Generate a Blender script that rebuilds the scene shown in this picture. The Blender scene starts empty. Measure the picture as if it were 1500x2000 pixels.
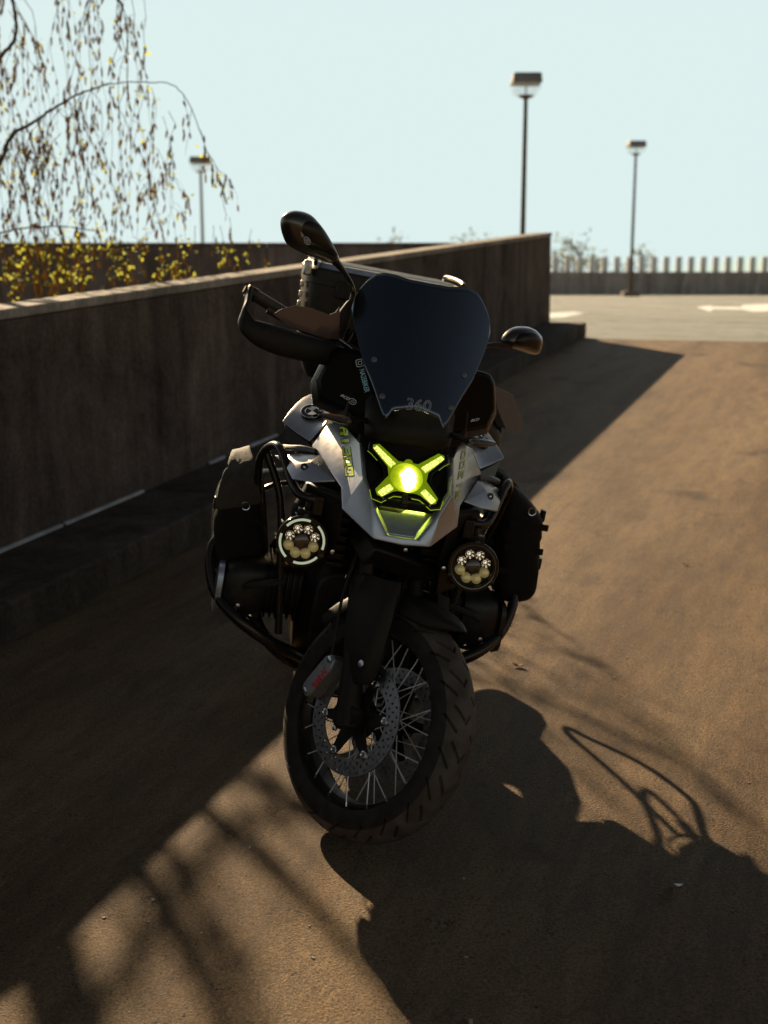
import bpy, bmesh, math, random
import numpy as np
from mathutils import Matrix, Vector
random.seed(7); rng = np.random.default_rng(7)
scene = bpy.context.scene
col = scene.collection
R = math.radians

# ------------------------------------------------------------------ camera
FPX, HOR, ZC = 2300.0, 535.0, 1.50          # focal length and horizon row of the 1500x2000 photograph, eye height
pitch = math.atan((1000 - HOR) / FPX)
cam_d = bpy.data.cameras.new('camera'); cam = bpy.data.objects.new('camera', cam_d); col.objects.link(cam)
cam.location = (0, 0, ZC); cam.rotation_euler = (R(90) - pitch, 0, 0)
cam_d.sensor_fit = 'VERTICAL'; cam_d.sensor_height = 36; cam_d.sensor_width = 27
cam_d.lens = 36 * FPX / 2000
cam_d.clip_start = 0.05; cam_d.clip_end = 4000
cam_d.dof.use_dof = True; cam_d.dof.focus_distance = 3.0; cam_d.dof.aperture_fstop = 3.2
scene.camera = cam

# ------------------------------------------------------------------ sky, sun, exposure
TOSUN = np.array([-0.3917, 0.7960, 0.4615]); TOSUN /= np.linalg.norm(TOSUN)
SUN_EL = math.asin(TOSUN[2]); SUN_AZ = math.atan2(TOSUN[0], TOSUN[1])
SKYCAP = 7.1
world = bpy.data.worlds.new('World'); scene.world = world; world.use_nodes = True
nt = world.node_tree; nt.nodes.clear()
sky = nt.nodes.new('ShaderNodeTexSky'); sky.sky_type = 'NISHITA'; sky.sun_disc = False
sky.sun_elevation = SUN_EL; sky.sun_rotation = SUN_AZ
sky.air_density = 1.0; sky.dust_density = 1.2; sky.ozone_density = 1.0; sky.altitude = 100
bg = nt.nodes.new('ShaderNodeBackground'); bg.inputs[1].default_value = 0.05
wo = nt.nodes.new('ShaderNodeOutputWorld')
# thin bright haze: the sky is pale and levels off instead of burning out round the sun
hsv = nt.nodes.new('ShaderNodeHueSaturation'); hsv.inputs['Saturation'].default_value = 0.30
tint = nt.nodes.new('ShaderNodeMix'); tint.data_type = 'RGBA'; tint.blend_type = 'MULTIPLY'; tint.inputs[0].default_value = 1.0
tint.inputs[7].default_value = (0.99, 0.98, 0.93, 1)
cap = nt.nodes.new('ShaderNodeMix'); cap.data_type = 'RGBA'; cap.blend_type = 'DARKEN'; cap.inputs[0].default_value = 1.0
cap.inputs[7].default_value = (SKYCAP * 0.83, SKYCAP * 1.0, SKYCAP * 0.985, 1)
gam = nt.nodes.new('ShaderNodeGamma'); gam.inputs[1].default_value = 2.0
gain = nt.nodes.new('ShaderNodeMix'); gain.data_type = 'RGBA'; gain.blend_type = 'MULTIPLY'; gain.inputs[0].default_value = 1.0; gain.inputs[7].default_value = (0.16, 0.16, 0.16, 1)
nt.links.new(sky.outputs[0], hsv.inputs['Color']); nt.links.new(hsv.outputs[0], gam.inputs[0]); nt.links.new(gam.outputs[0], gain.inputs[6]); nt.links.new(gain.outputs[2], tint.inputs[6]); nt.links.new(tint.outputs[2], cap.inputs[6])
nt.links.new(cap.outputs[2], bg.inputs[0]); nt.links.new(bg.outputs[0], wo.inputs[0])
sun_d = bpy.data.lights.new('sun', 'SUN'); sun_d.energy = 5.0; sun_d.angle = R(0.53); sun_d.color = (1.0, 0.80, 0.54)
sun = bpy.data.objects.new('sun', sun_d); col.objects.link(sun)
sun.rotation_euler = Vector(TOSUN.tolist()).to_track_quat('Z', 'Y').to_euler(); sun.location = (-6, 12, 9)
vs = scene.view_settings
vs.view_transform = 'Standard'; vs.look = 'None'; vs.exposure = 1.3; vs.gamma = 1.0; vs.use_curve_mapping = False

# ------------------------------------------------------------------ photo measuring (pixel -> direction; distance from ground, wall or bike)
cF = np.array([0, math.cos(pitch), -math.sin(pitch)]); cR = np.array([1., 0, 0]); cU = np.cross(cR, cF)
EYE = np.array([0, 0, ZC])
def ray(x, y): return cF * FPX + cR * (x - 750) + cU * (1000 - y)
RN = np.array([-0.02300254, -0.05884771, 0.99800192])     # normal of the ramp
RV = np.array([0.36333115, 0.92951509, 0.06318362])       # uphill, along the wall
RC = np.cross(RV, RN); RC /= np.linalg.norm(RC)           # level, across the ramp (to the right)
RK = 1.66945                                              # eye to ramp, along the normal
def on_ramp(x, y, up=0.0):
    r = ray(x, y); return EYE + r * (-(RK - up) / (RN @ r))
def at_depth(x, y, Y):
    r = ray(x, y); return EYE + r * (Y / r[1])
def at_z(x, y, z):
    r = ray(x, y); return EYE + r * ((z - ZC) / r[2])

# ------------------------------------------------------------------ materials
MATS = {}
def mat(name, base, rough=0.5, metal=0.0, spec=0.5, coat=0.0, var=0.0, vscale=30, bump=0.0, bscale=200, emit=None, estr=0.0, dust=0.0, sheen=0.0, trans=0.0):
    m = bpy.data.materials.new(name); m.use_nodes = True
    t = m.node_tree; b = t.nodes['Principled BSDF']
    b.inputs['Base Color'].default_value = (*base, 1); b.inputs['Roughness'].default_value = rough
    b.inputs['Metallic'].default_value = metal; b.inputs['Specular IOR Level'].default_value = spec; b.inputs['Specular Tint'].default_value = (1, .78, .52, 1)
    b.inputs['Sheen Weight'].default_value = sheen; b.inputs['Sheen Roughness'].default_value = 0.45; b.inputs['Sheen Tint'].default_value = (1, .80, .52, 1)
    b.inputs['Coat Weight'].default_value = coat; b.inputs['Coat Roughness'].default_value = 0.08
    if trans: b.inputs['Transmission Weight'].default_value = trans
    if sheen: b.inputs['Sheen Weight'].default_value = sheen
    if emit: b.inputs['Emission Color'].default_value = (*emit, 1); b.inputs['Emission Strength'].default_value = estr
    if var or dust or bump:
        tc = t.nodes.new('ShaderNodeTexCoord')
    if var or dust:
        nz = t.nodes.new('ShaderNodeTexNoise'); nz.inputs['Scale'].default_value = vscale; nz.inputs['Detail'].default_value = 6
        t.links.new(tc.outputs['Object'], nz.inputs['Vector'])
        rp = t.nodes.new('ShaderNodeValToRGB')
        lo = [c * (1 - var) for c in base]; hi = [min(1, c * (1 + var) + dust) for c in base]
        rp.color_ramp.elements[0].color = (*lo, 1); rp.color_ramp.elements[0].position = 0.35
        rp.color_ramp.elements[1].color = (*hi, 1); rp.color_ramp.elements[1].position = 0.75
        t.links.new(nz.outputs[0], rp.inputs[0]); t.links.new(rp.outputs[0], b.inputs['Base Color'])
        mr = t.nodes.new('ShaderNodeMapRange'); mr.inputs['To Min'].default_value = max(0.02, rough - 0.08); mr.inputs['To Max'].default_value = min(1, rough + 0.12)
        t.links.new(nz.outputs[0], mr.inputs['Value']); t.links.new(mr.outputs[0], b.inputs['Roughness'])
    if bump:
        n2 = t.nodes.new('ShaderNodeTexNoise'); n2.inputs['Scale'].default_value = bscale; n2.inputs['Detail'].default_value = 4
        t.links.new(tc.outputs['Object'], n2.inputs['Vector'])
        bp = t.nodes.new('ShaderNodeBump'); bp.inputs['Strength'].default_value = bump; bp.inputs['Distance'].default_value = 0.002
        t.links.new(n2.outputs[0], bp.inputs['Height']); t.links.new(bp.outputs[0], b.inputs['Normal'])
    MATS[name] = m; return m

mat('silver_paint', (0.37, 0.375, 0.38), 0.31, 0.8, 0.5, coat=0.15, var=0.05, vscale=60, bump=0.03, bscale=900)
mat('grey_paint', (0.10, 0.105, 0.11), 0.42, 0.3, var=0.1, vscale=40)
mat('black_plastic', (0.0075, 0.007, 0.0065), 0.5, spec=0.25, var=0.25, vscale=50, bump=0.12, bscale=900, dust=0.0015)
mat('satin_black', (0.006, 0.006, 0.006), 0.32, spec=0.35, var=0.2, vscale=40, dust=0.002)
mat('gloss_black', (0.004, 0.004, 0.004), 0.12, spec=0.35, dust=0.001, vscale=20)
mat('dull_black', (0.004, 0.004, 0.004), 0.25, spec=0.05)
mat('screen_black', (0.003, 0.0032, 0.0035), 0.13, spec=1.0, dust=0.0008, vscale=14)
mat('tube_black', (0.008, 0.008, 0.009), 0.26, 0.1, var=0.2, vscale=80)
mat('tread', (0.058, 0.043, 0.032), 0.7, spec=0.4, var=0.3, vscale=20, bump=0.15, bscale=400, dust=0.015)
mat('rubber', (0.010, 0.009, 0.008), 0.72, spec=0.35, var=0.25, vscale=25, bump=0.1, bscale=500, dust=0.012)
mat('grip_rubber', (0.012, 0.012, 0.012), 0.6, bump=0.3, bscale=300)
mat('steel', (0.55, 0.54, 0.52), 0.22, 1.0, var=0.15, vscale=60)
mat('spoke_steel', (0.80, 0.78, 0.74), 0.42, 0.55)
mat('disc_steel', (0.36, 0.34, 0.315), 0.34, 1.0, var=0.15, vscale=90)
mat('chrome', (0.75, 0.74, 0.72), 0.10, 1.0)
mat('dark_metal', (0.014, 0.0135, 0.013), 0.4, 0.5, var=0.3, vscale=40, dust=0.003)
mat('engine_grey', (0.016, 0.0155, 0.015), 0.42, 0.6, var=0.3, vscale=30, bump=0.1, bscale=300)
mat('caliper_grey', (0.22, 0.215, 0.21), 0.4, 0.5, var=0.15, vscale=80)
mat('case_alu', (0.42, 0.43, 0.44), 0.32, 0.9, var=0.12, vscale=50, bump=0.06, bscale=120)
mat('case_dark', (0.015, 0.016, 0.016), 0.4, 0.3, var=0.3, vscale=20)
mat('bag_fabric', (0.008, 0.007, 0.006), 0.8, spec=0.25, var=0.3, vscale=60, bump=0.5, bscale=700)
mat('bag_flap', (0.038, 0.030, 0.023), 0.7, spec=0.3, var=0.25, vscale=40, bump=0.5, bscale=600)
mat('seat_vinyl', (0.012, 0.012, 0.012), 0.5, bump=0.2, bscale=500)
mat('smoke_lens', (0.05, 0.032, 0.022), 0.12, coat=0.6)
mat('mirror_glass', (0.85, 0.86, 0.87), 0.02, 1.0)
mat('white_print', (0.75, 0.76, 0.76), 0.5)
mat('cyan_print', (0.35, 0.66, 0.70), 0.5)
mat('grey_print', (0.42, 0.41, 0.40), 0.5)
mat('red_print', (0.45, 0.015, 0.02), 0.5)
mat('lime_print', (0.55, 0.70, 0.02), 0.45)
mat('olive_print', (0.40, 0.40, 0.12), 0.45)
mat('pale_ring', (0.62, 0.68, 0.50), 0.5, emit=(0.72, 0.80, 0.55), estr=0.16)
mat('lime_housing', (0.16, 0.26, 0.005), 0.25, coat=0.4, emit=(0.34, 0.50, 0.0), estr=0.13)
mat('lime_edge', (0.4, 0.6, 0.02), 0.3, emit=(0.62, 0.85, 0.02), estr=0.16)
mat('lamp_bar', (0.6, 0.7, 0.1), 0.3, emit=(0.85, 0.95, 0.20), estr=0.55)
mat('lamp_halo', (0.5, 0.65, 0.05), 0.15, emit=(0.75, 0.90, 0.02), estr=0.7)
mat('lamp_core', (0.8, 0.9, 0.4), 0.3, emit=(0.94, 1.0, 0.55), estr=30.0)
mat('scoop_fill', (0.4, 0.5, 0.1), 0.4, emit=(0.62, 0.85, 0.10), estr=5.0)
mat('reflector_chrome', (0.55, 0.51, 0.44), 0.06, 1.0)
mat('fog_amber', (0.60, 0.46, 0.20), 0.22, 0.6, bump=0.6, bscale=500, emit=(0.75, 0.60, 0.24), estr=0.045)  # faint emission stands in for bright sky mirrored in the lower cells
mat('fog_chip', (0.8, 0.78, 0.7), 0.3, emit=(0.95, 0.90, 0.78), estr=0.5)  # small emission for the same mirrored brightness in the upper cells
mat('mirror_shell', (0.010, 0.011, 0.012), 0.3, spec=0.8, coat=0.5)
mat('guard_grey', (0.11, 0.10, 0.09), 0.45, var=0.1)
mat('hazed_pole', (0.30, 0.31, 0.29), 0.6)  # pole colour lightened to carry the distance haze
mat('lamp_cap', (0.16, 0.165, 0.17), 0.5, 0.3, var=0.2, vscale=5)
mat('lamp_pole', (0.085, 0.065, 0.05), 0.5, 0.4, var=0.25, vscale=6)
mat('white_paint_line', (0.62, 0.61, 0.58), 0.7, var=0.25, vscale=4)
mat('pale_post', (0.74, 0.74, 0.70), 0.75, var=0.2, vscale=5)
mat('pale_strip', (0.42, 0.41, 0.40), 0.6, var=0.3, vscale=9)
mat('soil', (0.07, 0.05, 0.035), 0.95, var=0.4, vscale=3, bump=0.6, bscale=20)
mat('field', (0.06, 0.07, 0.035), 0.95, var=0.4, vscale=0.02)
mat('bark', (0.10, 0.07, 0.05), 0.9, var=0.4, vscale=12, bump=0.6, bscale=60)
mat('twig', (0.075, 0.045, 0.028), 0.85, var=0.3, vscale=20)
mat('leaf_litter', (0.10, 0.06, 0.03), 0.8, var=0.4, vscale=60)
mat('grit', (0.26, 0.23, 0.19), 0.8, var=0.4, vscale=200)

def leafy(name, c, tr, fac=0.55):
    m = bpy.data.materials.new(name); m.use_nodes = True; t = m.node_tree
    b = t.nodes['Principled BSDF']; b.inputs['Base Color'].default_value = (*c, 1); b.inputs['Roughness'].default_value = 0.6
    tl = t.nodes.new('ShaderNodeBsdfTranslucent'); tl.inputs[0].default_value = (*tr, 1)
    mx = t.nodes.new('ShaderNodeMixShader'); mx.inputs[0].default_value = fac
    out = t.nodes['Material Output']
    t.links.new(b.outputs[0], mx.inputs[1]); t.links.new(tl.outputs[0], mx.inputs[2]); t.links.new(mx.outputs[0], out.inputs[0])
    MATS[name] = m
leafy('smoke_plastic', (0.11, 0.080, 0.064), (0.13, 0.095, 0.078), 0.5)
leafy('leaf', (0.12, 0.14, 0.02), (0.46, 0.45, 0.06), .6)
leafy('catkin', (0.15, 0.095, 0.028), (0.42, 0.27, 0.04))
leafy('far_leaf', (0.07, 0.075, 0.03), (0.14, 0.14, 0.05))

def clear_glass(name):
    m = bpy.data.materials.new(name); m.use_nodes = True; t = m.node_tree
    b = t.nodes['Principled BSDF']; b.inputs['Base Color'].default_value = (.9, .92, .92, 1); b.inputs['Roughness'].default_value = .15
    tr = t.nodes.new('ShaderNodeBsdfTransparent'); tr.inputs[0].default_value = (.97, .98, .98, 1)
    mx = t.nodes.new('ShaderNodeMixShader'); mx.inputs[0].default_value = .85
    t.links.new(b.outputs[0], mx.inputs[1]); t.links.new(tr.outputs[0], mx.inputs[2]); t.links.new(mx.outputs[0], t.nodes['Material Output'].inputs[0]); MATS[name] = m
clear_glass('lamp_glass')
def ground_mat(name, c0, c1, cracks=True, streak=(1, 1, 1), rough=0.68, pits=1.0, spec=0.16, sheen=0.1):
    m = bpy.data.materials.new(name); m.use_nodes = True; t = m.node_tree; N = t.nodes; L = t.links
    b = N['Principled BSDF']; b.inputs['Specular IOR Level'].default_value = spec
    tc = N.new('ShaderNodeTexCoord')
    def noise(scale, detail=6, rough_=0.6, mp=None):
        n = N.new('ShaderNodeTexNoise'); n.inputs['Scale'].default_value = scale; n.inputs['Detail'].default_value = detail; n.inputs['Roughness'].default_value = rough_
        if mp:
            mm = N.new('ShaderNodeMapping'); mm.vector_type = 'TEXTURE'; mm.inputs['Rotation'].default_value = (0, 0, R(-21.3)); mm.inputs['Scale'].default_value = [1 / q for q in mp]; L.new(tc.outputs['Object'], mm.inputs[0]); L.new(mm.outputs[0], n.inputs['Vector'])
        else: L.new(tc.outputs['Object'], n.inputs['Vector'])
        return n
    def ramp(src, p0, p1, a, bb):
        r = N.new('ShaderNodeValToRGB'); r.color_ramp.elements[0].position = p0; r.color_ramp.elements[1].position = p1
        r.color_ramp.elements[0].color = (*a, 1); r.color_ramp.elements[1].color = (*bb, 1); L.new(src, r.inputs[0]); return r
    def mult(a, bsock, fac=1.0):
        x = N.new('ShaderNodeMix'); x.data_type = 'RGBA'; x.blend_type = 'MULTIPLY'; x.inputs[0].default_value = fac
        L.new(a, x.inputs[6]); L.new(bsock, x.inputs[7]); return x.outputs[2]
    big = noise(0.9, 9, 0.68, streak); c = ramp(big.outputs[0], 0.34, 0.66, c0, c1).outputs[0]
    mid = noise(9, 8, 0.7, streak); c = mult(c, ramp(mid.outputs[0], 0.3, 0.65, (0.62, 0.60, 0.58), (1.12, 1.1, 1.08)).outputs[0])
    fine = noise(140, 5, 0.7); c = mult(c, ramp(fine.outputs[0], 0.35, 0.62, (0.42, 0.40, 0.38), (1.22, 1.22, 1.22)).outputs[0])
    if cracks:
        pv_ = N.new('ShaderNodeTexVoronoi'); pv_.inputs['Scale'].default_value = 75; pv_.inputs['Randomness'].default_value = 1; L.new(tc.outputs['Object'], pv_.inputs['Vector'])
        pm_ = N.new('ShaderNodeMath'); pm_.operation = 'SUBTRACT'; L.new(pv_.outputs['Distance'], pm_.inputs[0])
        pn_ = noise(11, 5, 0.7); pk = N.new('ShaderNodeMapRange'); pk.inputs['From Min'].default_value = .45; pk.inputs['From Max'].default_value = .75; pk.inputs['To Min'].default_value = 0; pk.inputs['To Max'].default_value = .42; L.new(pn_.outputs[0], pk.inputs['Value']); L.new(pk.outputs[0], pm_.inputs[1])
        c = mult(c, ramp(pm_.outputs[0], 0.0, 0.10, (0.30, 0.27, 0.24), (1, 1, 1)).outputs[0], 0.9)
        v = N.new('ShaderNodeTexNoise'); v.inputs['Scale'].default_value = 2.0; v.inputs['Detail'].default_value = 9; v.inputs['Distortion'].default_value = 0.6
        L.new(tc.outputs['Object'], v.inputs['Vector'])
        c = mult(c, ramp(v.outputs[0], 0.60, 0.72, (1, 1, 1), (0.36, 0.32, 0.28)).outputs[0], 0.8)
    L.new(c, b.inputs['Base Color'])
    mr = N.new('ShaderNodeMapRange'); mr.inputs['To Min'].default_value = rough - 0.12; mr.inputs['To Max'].default_value = min(1, rough + 0.12)
    L.new(mid.outputs[0], mr.inputs['Value']); L.new(mr.outputs[0], b.inputs['Roughness'])
    # relief
    vo = N.new('ShaderNodeTexVoronoi'); vo.inputs['Scale'].default_value = 210; L.new(tc.outputs['Object'], vo.inputs['Vector'])
    f2 = noise(160, 8, 0.75)
    ad = N.new('ShaderNodeMath'); ad.operation = 'MULTIPLY_ADD'; ad.inputs[1].default_value = 3.0; L.new(f2.outputs[0], ad.inputs[0]); L.new(vo.outputs[0], ad.inputs[2])
    bp = N.new('ShaderNodeBump'); bp.inputs['Strength'].default_value = 1.0 * pits; bp.inputs['Distance'].default_value = 0.010
    L.new(ad.outputs[0], bp.inputs['Height'])
    b2 = N.new('ShaderNodeBump'); b2.inputs['Strength'].default_value = 0.35; b2.inputs['Distance'].default_value = 0.012
    L.new(mid.outputs[0], b2.inputs['Height']); L.new(bp.outputs[0], b2.inputs['Normal']); L.new(b2.outputs[0], b.inputs['Normal'])
    MATS[name] = m
ground_mat('ramp_ground', (0.170, 0.095, 0.039), (0.360, 0.238, 0.122), streak=(1.7, 0.35, 1), sheen=0.42)
ground_mat('deck_ground', (0.33, 0.33, 0.285), (0.50, 0.505, 0.445), streak=(0.6, 2.0, 1))

def wall_mat(name, c0, c1, streaks=True):
    m = bpy.data.materials.new(name); m.use_nodes = True; t = m.node_tree; N = t.nodes; L = t.links
    b = N['Principled BSDF']; b.inputs['Roughness'].default_value = 0.9; b.inputs['Specular IOR Level'].default_value = 0.08
    tc = N.new('ShaderNodeTexCoord')
    def nz(scale, mp, d=7, r=0.65, dist=0):
        mm = N.new('ShaderNodeMapping'); mm.inputs['Scale'].default_value = mp; L.new(tc.outputs['Object'], mm.inputs[0])
        n = N.new('ShaderNodeTexNoise'); n.inputs['Scale'].default_value = scale; n.inputs['Detail'].default_value = d; n.inputs['Roughness'].default_value = r; n.inputs['Distortion'].default_value = dist
        L.new(mm.outputs[0], n.inputs['Vector']); return n
    def rp(s, p0, p1, a, bb):
        r = N.new('ShaderNodeValToRGB'); r.color_ramp.elements[0].position = p0; r.color_ramp.elements[1].position = p1
        r.color_ramp.elements[0].color = (*a, 1); r.color_ramp.elements[1].color = (*bb, 1); L.new(s, r.inputs[0]); return r.outputs[0]
    def mul(a, bs):
        x = N.new('ShaderNodeMix'); x.data_type = 'RGBA'; x.blend_type = 'MULTIPLY'; x.inputs[0].default_value = 1
        L.new(a, x.inputs[6]); L.new(bs, x.inputs[7]); return x.outputs[2]
    blot = nz(1.9, (1, 1, 0.75), 10, 0.75, 0.9); c = rp(blot.outputs[0], 0.32, 0.7, c0, c1)
    st = nz(3.2, (1, 1, 0.13), 9, 0.72, 0.7); c = mul(c, rp(st.outputs[0], 0.34, 0.66, (0.5, 0.49, 0.48), (1.12, 1.11, 1.1)))
    st2 = nz(11, (1, 1, 0.06), 7, 0.6, 0.5); c = mul(c, rp(st2.outputs[0], 0.35, 0.65, (0.86, 0.85, 0.84), (1.05, 1.05, 1.05)))
    fi = nz(45, (1, 1, 1)); c = mul(c, rp(fi.outputs[0], 0.35, 0.65, (0.7, 0.7, 0.7), (1.12, 1.12, 1.12)))
    L.new(c, b.inputs['Base Color'])
    bp = N.new('ShaderNodeBump'); bp.inputs['Strength'].default_value = 0.6; bp.inputs['Distance'].default_value = 0.008; L.new(fi.outputs[0], bp.inputs['Height'])
    b2 = N.new('ShaderNodeBump'); b2.inputs['Strength'].default_value = 0.5; b2.inputs['Distance'].default_value = 0.012; L.new(st2.outputs[0], b2.inputs['Height'])
    L.new(bp.outputs[0], b2.inputs['Normal']); L.new(b2.outputs[0], b.inputs['Normal'])
    MATS[name] = m
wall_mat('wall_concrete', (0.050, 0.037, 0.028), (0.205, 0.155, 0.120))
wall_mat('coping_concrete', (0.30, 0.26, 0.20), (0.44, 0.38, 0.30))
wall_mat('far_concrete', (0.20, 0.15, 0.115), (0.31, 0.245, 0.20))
wall_mat('parapet_concrete', (0.36, 0.31, 0.265), (0.52, 0.46, 0.40))  # lighter than the nearer walls: distance haze is mixed into the colour
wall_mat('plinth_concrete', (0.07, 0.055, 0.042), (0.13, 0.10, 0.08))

# ------------------------------------------------------------------ mesh helpers
BASE = {}            # per root: (offset subtracted from vertices)
def new_obj(name, verts, faces, m, parent=None, smooth=True, angle=35, bevel=0.0, bseg=2, subsurf=0, solid=0.0, soff=-1.0):
    me = bpy.data.meshes.new(name)
    V = np.asarray(verts, float).reshape(-1, 3)
    if parent is not None and parent.name in BASE: V = V - BASE[parent.name]
    me.from_pydata(V.tolist(), [], [tuple(int(i) for i in f) for f in faces]); me.update()
    bm = bmesh.new(); bm.from_mesh(me); bmesh.ops.recalc_face_normals(bm, faces=bm.faces); bm.to_mesh(me); bm.free()
    o = bpy.data.objects.new(name, me); col.objects.link(o)
    mm = MATS[m] if isinstance(m, str) else m
    me.materials.append(mm)
    if smooth:
        me.shade_smooth(); me.set_sharp_from_angle(angle=R(angle))
    if parent is not None:
        o.parent = parent
        if parent.name in BASE: BASE[o.name] = BASE[parent.name]
    if solid:
        md = o.modifiers.new('solid', 'SOLIDIFY'); md.thickness = solid; md.offset = soff
    if bevel:
        md = o.modifiers.new('bevel', 'BEVEL'); md.width = bevel; md.segments = bseg; md.limit_method = 'ANGLE'; md.angle_limit = R(25); md.harden_normals = False
    if subsurf:
        md = o.modifiers.new('sub', 'SUBSURF'); md.levels = subsurf; md.render_levels = subsurf
    return o
def tag(o, label=None, cat=None, group=None, kind=None):
    if label: o['label'] = label
    if cat: o['category'] = cat
    if group: o['group'] = group
    if kind: o['kind'] = kind
    return o
def empty(name, mw, base=None):
    e = bpy.data.objects.new(name, None); e.empty_display_size = 0.1; col.objects.link(e); e.matrix_world = mw
    BASE[e.name] = np.zeros(3) if base is None else np.asarray(base, float)
    return e
def catmull(P, n=6, closed=False):
    P = np.asarray(P, float); m = len(P); out = []
    idx = range(m) if closed else range(m - 1)
    for i in idx:
        p0 = P[(i - 1) % m] if (closed or i > 0) else 2 * P[0] - P[1]
        p1 = P[i]; p2 = P[(i + 1) % m]
        p3 = P[(i + 2) % m] if (closed or i + 2 < m) else 2 * P[-1] - P[-2]
        for k in range(n):
            t = k / n
            out.append(0.5 * (2 * p1 + (p2 - p0) * t + (2 * p0 - 5 * p1 + 4 * p2 - p3) * t * t + (3 * p1 - p0 - 3 * p2 + p3) * t ** 3))
    if not closed: out.append(P[-1])
    return np.array(out)
def tube_geo(P, r, seg=10, closed=False, flat=None, up=None):
    """swept tube; flat=(a,b) scales the section along the two frame axes"""
    P = np.asarray(P, float); n = len(P)
    rr = np.full(n, r, float) if np.isscalar(r) else np.interp(np.linspace(0, 1, n), np.linspace(0, 1, len(r)), r)
    T = np.gradient(P, axis=0) if not closed else np.roll(P, -1, 0) - np.roll(P, 1, 0)
    T /= np.linalg.norm(T, axis=1)[:, None] + 1e-12
    a = np.array(up, float) if up is not None else (np.array([0, 0, 1.]) if abs(T[0][2]) < 0.9 else np.array([1., 0, 0]))
    verts = []; faces = []
    N = a - T[0] * (a @ T[0]); N /= np.linalg.norm(N)
    fa, fb = flat if flat else (1, 1)
    for i in range(n):
        N = (a if up is not None else N) - T[i] * ((a if up is not None else N) @ T[i]); N /= np.linalg.norm(N) + 1e-12
        Bv = np.cross(T[i], N)
        for k in range(seg):
            th = 2 * math.pi * k / seg
            verts.append(P[i] + rr[i] * (math.cos(th) * fa * N + math.sin(th) * fb * Bv))
    rng_ = n if closed else n - 1
    for i in range(rng_):
        for k in range(seg):
            a0 = i * seg + k; a1 = i * seg + (k + 1) % seg; b0 = ((i + 1) % n) * seg + k; b1 = ((i + 1) % n) * seg + (k + 1) % seg
            faces.append((a0, a1, b1, b0))
    if not closed:
        faces.append(tuple(range(seg - 1, -1, -1))); faces.append(tuple((n - 1) * seg + k for k in range(seg)))
    return np.array(verts), faces
def join(*geos):
    V = []; Fc = []; o = 0
    for v, f in geos:
        V.append(np.asarray(v, float).reshape(-1, 3)); Fc += [tuple(i + o for i in ff) for ff in f]; o += len(V[-1])
    return np.concatenate(V), Fc
def box_geo(x0, x1, y0, y1, z0, z1):
    v = [(x, y, z) for z in (z0, z1) for (x, y) in ((x0, y0), (x1, y0), (x1, y1), (x0, y1))]
    return np.array(v, float), [(3, 2, 1, 0), (4, 5, 6, 7), (0, 1, 5, 4), (1, 2, 6, 5), (2, 3, 7, 6), (3, 0, 4, 7)]
def obox_geo(c, ax, ay, az):
    """box from centre and three half-extent vectors"""
    c, ax, ay, az = (np.asarray(q, float) for q in (c, ax, ay, az))
    v = [c + sx * ax + sy * ay + sz * az for sz in (-1, 1) for (sx, sy) in ((-1, -1), (1, -1), (1, 1), (-1, 1))]
    return np.array(v), [(3, 2, 1, 0), (4, 5, 6, 7), (0, 1, 5, 4), (1, 2, 6, 5), (2, 3, 7, 6), (3, 0, 4, 7)]
def prism_geo(poly, d):
    """closed polygon (3-D points) pushed along vector d"""
    P = np.asarray(poly, float); n = len(P); d = np.asarray(d, float)
    V = np.concatenate([P, P + d]); F_ = [tuple(range(n)), tuple(range(2 * n - 1, n - 1, -1))]
    F_ += [(i, (i + 1) % n, n + (i + 1) % n, n + i) for i in range(n)]
    return V, F_
def loft_geo(secs, cap=True):
    n = len(secs[0]); V = np.concatenate([np.asarray(s, float) for s in secs]); F_ = []
    for i in range(len(secs) - 1):
        for k in range(n):
            F_.append((i * n + k, i * n + (k + 1) % n, (i + 1) * n + (k + 1) % n, (i + 1) * n + k))
    if cap: F_.append(tuple(range(n - 1, -1, -1))); F_.append(tuple((len(secs) - 1) * n + k for k in range(n)))
    return V, F_
def lathe_geo(prof, c, axis, seg=32, cap=True):
    """prof = [(along axis, radius)...]"""
    c = np.asarray(c, float); a = np.asarray(axis, float); a /= np.linalg.norm(a)
    u = np.cross(a, [0, 0, 1.] if abs(a[2]) < 0.9 else [1., 0, 0]); u /= np.linalg.norm(u); w = np.cross(a, u)
    secs = [[c + a * h + r * (math.cos(t) * u + math.sin(t) * w) for t in np.linspace(0, 2 * math.pi, seg, endpoint=False)] for h, r in prof]
    return loft_geo(secs, cap)
def rrect(cx, cz, hw, hh, y, p=3.5, n=24, dx=0.0):
    """rounded-rectangle section in the plane of constant y"""
    out = []
    for t in np.linspace(0, 2 * math.pi, n, endpoint=False):
        c, s = math.cos(t), math.sin(t)
        out.append((cx + hw * math.copysign(abs(c) ** (2 / p), c), y, cz + hh * math.copysign(abs(s) ** (2 / p), s)))
    return np.array(out)
def pillow_geo(outline, d, bulge, back=0.0, steps=5):
    """outline swollen along d (front), and a flat back moved by 'back'"""
    P = np.asarray(outline, float); c = P.mean(0); d = np.asarray(d, float); d /= np.linalg.norm(d); secs = []
    if back: secs.append(c + (P - c) * 0.96 - d * back)
    for i in range(steps):
        a = i / steps * math.pi / 2
        secs.append(c + (P - c) * max(math.cos(a), 0.05) + d * bulge * math.sin(a))
    return loft_geo(secs)
def mirx(g):
    v, f = g; v = np.array(v, float) * np.array([-1, 1, 1]); return v, [tuple(reversed(q)) for q in f]
_txt = {}
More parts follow.
